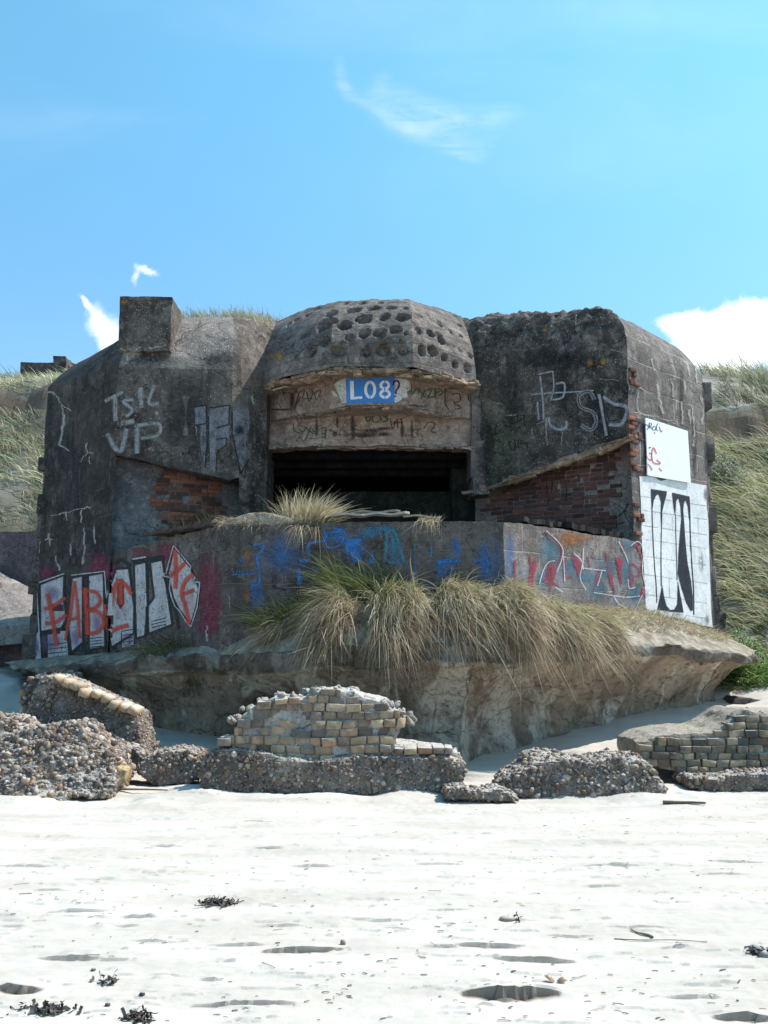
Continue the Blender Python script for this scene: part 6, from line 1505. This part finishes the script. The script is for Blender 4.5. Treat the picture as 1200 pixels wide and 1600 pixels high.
dune_grass('dune_grass', 'long swept green and straw grass on the right dune slope below the sand scarp', lambda x, y: inR(x, y) & (y > 18.2) & (y < 23.0), (5.9, 12), (18.2, 23), 400, .85, 66, PI * .9, mixc(GREEN, SAGE, .4), mixc(STRAW, SAGE, .45), wind=(-.35, -.1), droop=.6)
dune_grass('dune_grass', 'greener low grass at the foot of the right dune', lambda x, y: inR(x, y) & (y > 16.2) & (y < 18.6), (5.9, 10), (16.2, 18.6), 380, .5, 68, PI * 1.0, mixc(GREEN, DGREEN, .7), mixc(GREEN, SAGE, .7), wind=(-.3, -.1), droop=.6)

def leafy(name, label, c, r, n, size, cols, seed, stems=True):
    rng_ = np.random.default_rng(seed); d = rng_.normal(size=(n, 3)); d /= np.linalg.norm(d, axis=1)[:, None]; d[:, 2] = np.abs(d[:, 2]) * 1.0 - .15
    q = np.array(c) + d * np.array(r) * (rng_.random((n, 1)) ** .45) * (1 + .35 * fbm(d * 3 + seed, 1, 3, seed=seed)[:, None])
    R = rot_rand(n); s_ = size * rng_.uniform(.6, 1.3, n)
    leaf = np.array([(0, 0, 0), (.5, .45, .05), (1.25, .2, -.05), (1.6, 0, -.12), (1.25, -.2, -.05), (.5, -.45, .05)])
    V = np.einsum('nij,mj->nmi', R, leaf) * s_[:, None, None] + q[:, None]; base = (np.arange(n) * 6)[:, None]
    F = np.concatenate([base + np.array([0, 1, 2, 5]), base + np.array([5, 2, 3, 4])]).astype(int)
    C = np.repeat(np.array(cols)[rng_.integers(0, len(cols), n)] * rng_.uniform(.7, 1.3, (n, 1)), 6, 0)
    root = empty(name, (c[0], c[1], c[2])); tag(root, label, 'shrub')
    o = mk('foliage', V.reshape(-1, 3), F, M['leaf'], root, col=C)
    if stems:
        V = []; F = []
        for i in range(26):
            a = np.array(c) + [rng_.normal() * r[0] * .2, rng_.normal() * r[1] * .2, -.15]; b = q[rng_.integers(n)]; m0 = len(V)
            for p_, w_ in ((a, .012), (b, .004)):
                for k in range(3): V.append(p_ + np.array([math.cos(k * 2.1), math.sin(k * 2.1), 0]) * w_)
            for k in range(3): F.append([m0 + k, m0 + (k + 1) % 3, m0 + 3 + (k + 1) % 3, m0 + 3 + k])
        mk('stems', V, np.array(F), M['twig'], root, col=np.array([.12, .09, .06, 1]))
    return root
BG = [(.07, .16, .02), (.11, .24, .035), (.16, .31, .05), (.05, .11, .02), (.20, .36, .08)]
leafy('green_bush', 'bright green leafy bush at the right edge below the dune', (Xat(1185, 1070, 16.6), 16.6, Zat(1085, 16.6)), (.62, .6, .75), 5200, .030, BG, 1)
leafy('green_bush', 'green leafy bush beside the right end of the footing', (Xat(1150, 1000, 17.6), 17.6, Zat(1020, 17.6)), (.55, .4, .5), 1600, .028, [(.10, .20, .03), (.16, .27, .05), (.07, .13, .025), (.2, .3, .09)], 2)
leafy('grey_bush', 'grey green bush against the right dune scarp beside the bunker', (Xat(1130, 740, 21.6), 21.6, Zat(765, 21.6)), (.55, .4, .95), 3800, .034, [(.22, .25, .17), (.32, .35, .26), (.15, .17, .11), (.40, .42, .33)], 3)
leafy('green_bush', 'dark bush on the crest at the right edge', (Xat(1200, 600, 25.6), 25.6, Zat(640, 25.6)), (.5, .5, .8), 2200, .035, [(.07, .09, .04), (.11, .13, .06), (.17, .18, .09)], 4)

# ================================================================== boards on the ledge
def plank(label, a, b, w, th, seed, col=(.23, .19, .15)):
    a, b = np.array(a, float), np.array(b, float); d = b - a; L = np.linalg.norm(d); d /= L; s_ = np.cross([0, 0, 1], d); s_ /= np.linalg.norm(s_); u_ = np.cross(d, s_)
    nx = max(6, int(L / .06)); V = []; F = []
    for i in range(nx + 1):
        c = a + d * L * i / nx; ww = w * (1 + .18 * math.sin(i * 1.3 + seed) + .1 * math.sin(i * 3.1)) * (.55 if i in (0, nx) else 1); c = c + u_ * .012 * math.sin(i * .9 + seed)
        for sx, sz in ((-1, -1), (1, -1), (1, 1), (-1, 1)): V.append(c + s_ * ww / 2 * sx + u_ * th / 2 * sz)
    for i in range(nx):
        for k in range(4): F.append([i * 4 + k, i * 4 + (k + 1) % 4, i * 4 + 4 + (k + 1) % 4, i * 4 + 4 + k])
    F += [[3, 2, 1, 0], [nx * 4 + k for k in range(4)]]
    return tag(mk('broken_board', V, F, M['wood'], loc=(a + b) / 2, col=np.array([*col, 1.0])), label, 'board', 'broken boards lying on the parapet')
plank('splintered dark board sloping along the left end of the parapet', P(238, 836, 14.6), P(345, 819, 13.2), .3, .05, 1, (.07, .055, .05))
plank('second dark board tucked under the dead grass mat at left', P(262, 832, 14.7), P(352, 815, 13.5), .25, .04, 2, (.09, .075, .065))
plank('pale weathered board lying on the parapet below the opening', P(505, 806, 13.35), P(640, 803, 13.3), .2, .03, 3, (.42, .38, .33))
plank('grey splintered board behind the pale one', P(540, 801, 13.7), P(625, 799, 13.8), .14, .02, 4, (.30, .28, .25))
plank('short pale splinter near the small straw tuft', P(630, 806, 13.25), P(690, 808, 13.25), .08, .02, 5, (.40, .35, .28))
plank('long thin dark beam lying behind the right parapet', P(800, 812, 13.7), P(962, 838, 15.7), .3, .07, 6, (.04, .035, .032))
plank('short black beam on the right end of the parapet', P(880, 821, 14.3), P(960, 838, 15.45), .2, .09, 7, (.018, .016, .016))

# ================================================================== things on the sand
def gp(px, py):
    r = ray(px, py); t = -CAM[2] / r[2]; p = CAM + r * t; p[2] = gz(p[0], p[1]); return p
def weed(label, px, py, wpx, hpx, n, seed, cat='seaweed'):
    c = gp(px, py); k = c[1] / 1500; rng_ = np.random.default_rng(seed); V = []; F = []
    for i in range(n):
        a = c + [rng_.normal() * wpx * k * .2, rng_.normal() * .03, rng_.random() ** 2 * hpx * k * .3]; d = np.array([rng_.normal(), rng_.normal(), rng_.normal() * .35]); d /= np.linalg.norm(d)
        L = rng_.uniform(.012, .05); sd_2 = np.cross(d, [0, 0, 1]) * rng_.uniform(.002, .008); m0 = len(V)
        for j in range(5):
            t_ = j / 4; q = a + d * L * t_ + np.array([0, 0, .012 * math.sin(t_ * 3.1 + i)]) + rng_.normal(size=3) * .003; q[2] = max(q[2], c[2] + .004)
            V += [q - sd_2, q + sd_2 + [0, 0, .006]]
        for j in range(4): F.append([m0 + 2 * j, m0 + 2 * j + 1, m0 + 2 * j + 3, m0 + 2 * j + 2])
    C = np.repeat(np.array([(.035, .028, .03), (.06, .045, .04), (.025, .022, .022), (.10, .08, .06)])[rng_.integers(0, 4, n)], 10, 0)
    return tag(mk('seaweed_clump', V, np.array(F), M['weed'], loc=c, col=C), label, cat)
weed('dark clump of dry seaweed in the middle left of the sand', 342, 1413, 62, 18, 150, 1)
weed('dry dark seaweed strands in the bottom left corner', 70, 1583, 120, 16, 80, 2)
weed('small dark seaweed scrap at the bottom edge of the sand', 215, 1596, 60, 12, 70, 3)
weed('thin seaweed strand near the lower left corner', 168, 1538, 40, 6, 20, 4)
weed('small crumbled seaweed at the right edge of the sand', 1188, 1492, 40, 14, 50, 5)
weed('scrap of seaweed on the sand at right', 805, 1436, 26, 6, 18, 6)
def stone(label, px, py, r, seed, col=(.25, .2, .15), group=None):
    c = gp(px, py); V = IT2 * np.array(r); V = V * (1 + .25 * fbm(V / max(r), 1.6, 3, seed=seed))[:, None] + [c[0], c[1], c[2] + r[2] * .5]
    return tag(mk('beach_stone', V, IF2, M['pebble'], loc=c, col=np.array([*col, 1.0])), label, 'stone')
stone('small brown stone standing on the sand left of centre', 536, 1477, (.016, .014, .018), 1)
stone('dark stone at the lower left of the sand', 222, 1561, (.014, .012, .011), 2, (.05, .04, .05))
stone('small dark stone near the bottom left seaweed', 146, 1519, (.012, .012, .008), 3, (.12, .09, .06))
stone('flat tan stone on the sand right of centre', 792, 1437, (.045, .03, .018), 4, (.30, .25, .18))
stone('tiny brown stone at the bottom left', 168, 1576, (.012, .012, .01), 5, (.10, .07, .05))
stone('grey stone at the right edge beside the seaweed crumbs', 1182, 1488, (.04, .03, .025), 6, (.34, .33, .31))
stone('second grey stone at the right edge', 1196, 1497, (.035, .03, .02), 7, (.25, .24, .22))
def stick(label, a, b, r, col=(.15, .11, .08)):
    a, b = gp(*a), gp(*b); a[2] += r; b[2] += r; n_ = 8; V = []; F = []; d = (b - a) / np.linalg.norm(b - a); s_ = np.cross(d, [0, 0, 1])
    for i in range(n_ + 1):
        t_ = i / n_; c = a + (b - a) * t_ + s_ * .01 * math.sin(t_ * 7); rr = r * (1 - .5 * t_)
        for k in range(5): V.append(c + (s_ * math.cos(k * 1.257) + np.array([0, 0, 1]) * math.sin(k * 1.257)) * rr)
    for i in range(n_):
        for k in range(5): F.append([i * 5 + k, i * 5 + (k + 1) % 5, i * 5 + 5 + (k + 1) % 5, i * 5 + 5 + k])
    return tag(mk('driftwood_stick', V, np.array(F), M['wood'], loc=(a + b) / 2, col=np.array([*col, 1.0])), label, 'stick')
stick('dark stick lying on the sand below the right brick fragment', (1036, 1262), (1103, 1264), .02)
stick('thin stick at the foot of the left pebble heap', (170, 1243), (262, 1244), .014, (.22, .15, .10))
stick('thin pale reed lying on the sand at right', (960, 1468), (1105, 1474), .004, (.35, .28, .18))
stick('short brown twig on the sand', (1020, 1466), (985, 1455), .008, (.25, .2, .12))
# mussel shell, open
c = gp(872, 1534); sh = empty('mussel_shell', c); tag(sh, 'small open mussel shell lying on the sand at lower right', 'shell')
for sgn, rz in ((-1, .5), (1, -.1)):
    V = []; F = []; nu, nv = 9, 6
    for i in range(nu):
        for j in range(nv):
            u_ = i / (nu - 1); v_ = j / (nv - 1) * 2 - 1; wd = .016 * math.sin(min(1, u_ * 1.15 + .05) * PI * .86); x_ = u_ * .055; zc_ = .012 * math.sin(u_ * PI) * (1 - v_ * v_)
            y_ = wd * v_; a = .9 * sgn
            V.append([c[0] + sgn * (.004 + x_ * .9) - .01, c[1] + y_ * math.cos(.5), c[2] + .008 + (x_ * (.75 if sgn < 0 else .25)) * .6 + y_ * math.sin(.6) + zc_])
    F = grid_faces(nu, nv); mk('shell_valve', V, F, M['shell'], sh, smooth=True)
# wind-blown straw, shell grit and crumbs
N = 800; rng_ = np.random.default_rng(77); py = 1250 + 350 * rng_.random(N) ** 1.15; px = rng_.uniform(-60, 1260, N); V = []; F = []; C = []
for a_, b_ in zip(px, py):
    c = gp(a_, b_)
    if fbm(np.array([[c[0], c[1] * 2.5, 0]]), .9, 3, seed=4)[0] < -.02 + rng_.normal() * .2: continue
    an = rng_.normal() * .35; L = rng_.uniform(.004, .022) * (2.5 if rng_.random() < .07 else .8); w_ = rng_.uniform(.0012, .004); d = np.array([math.cos(an), math.sin(an), 0]); s_ = np.array([-d[1], d[0], 0]); m0 = len(V)
    for k, (e, h) in enumerate(((-1, .001), (0, .0025), (1, .001))): V += [c + d * L * e - s_ * w_ + [0, 0, h + .002], c + d * L * e + s_ * w_ + [0, 0, h + .004]]
    F += [[m0, m0 + 1, m0 + 3, m0 + 2], [m0 + 2, m0 + 3, m0 + 5, m0 + 4]]; q = [(.10, .08, .06), (.30, .25, .17), (.20, .17, .12), (.05, .045, .04)][rng_.integers(4)]; C += [(*q, 1)] * 6
tag(mk('beach_litter', V, np.array(F), M['weed'], loc=(0, 8, 0), col=np.array(C)), 'scattered straw bits and dark crumbs over the sand', 'litter', kind='stuff')
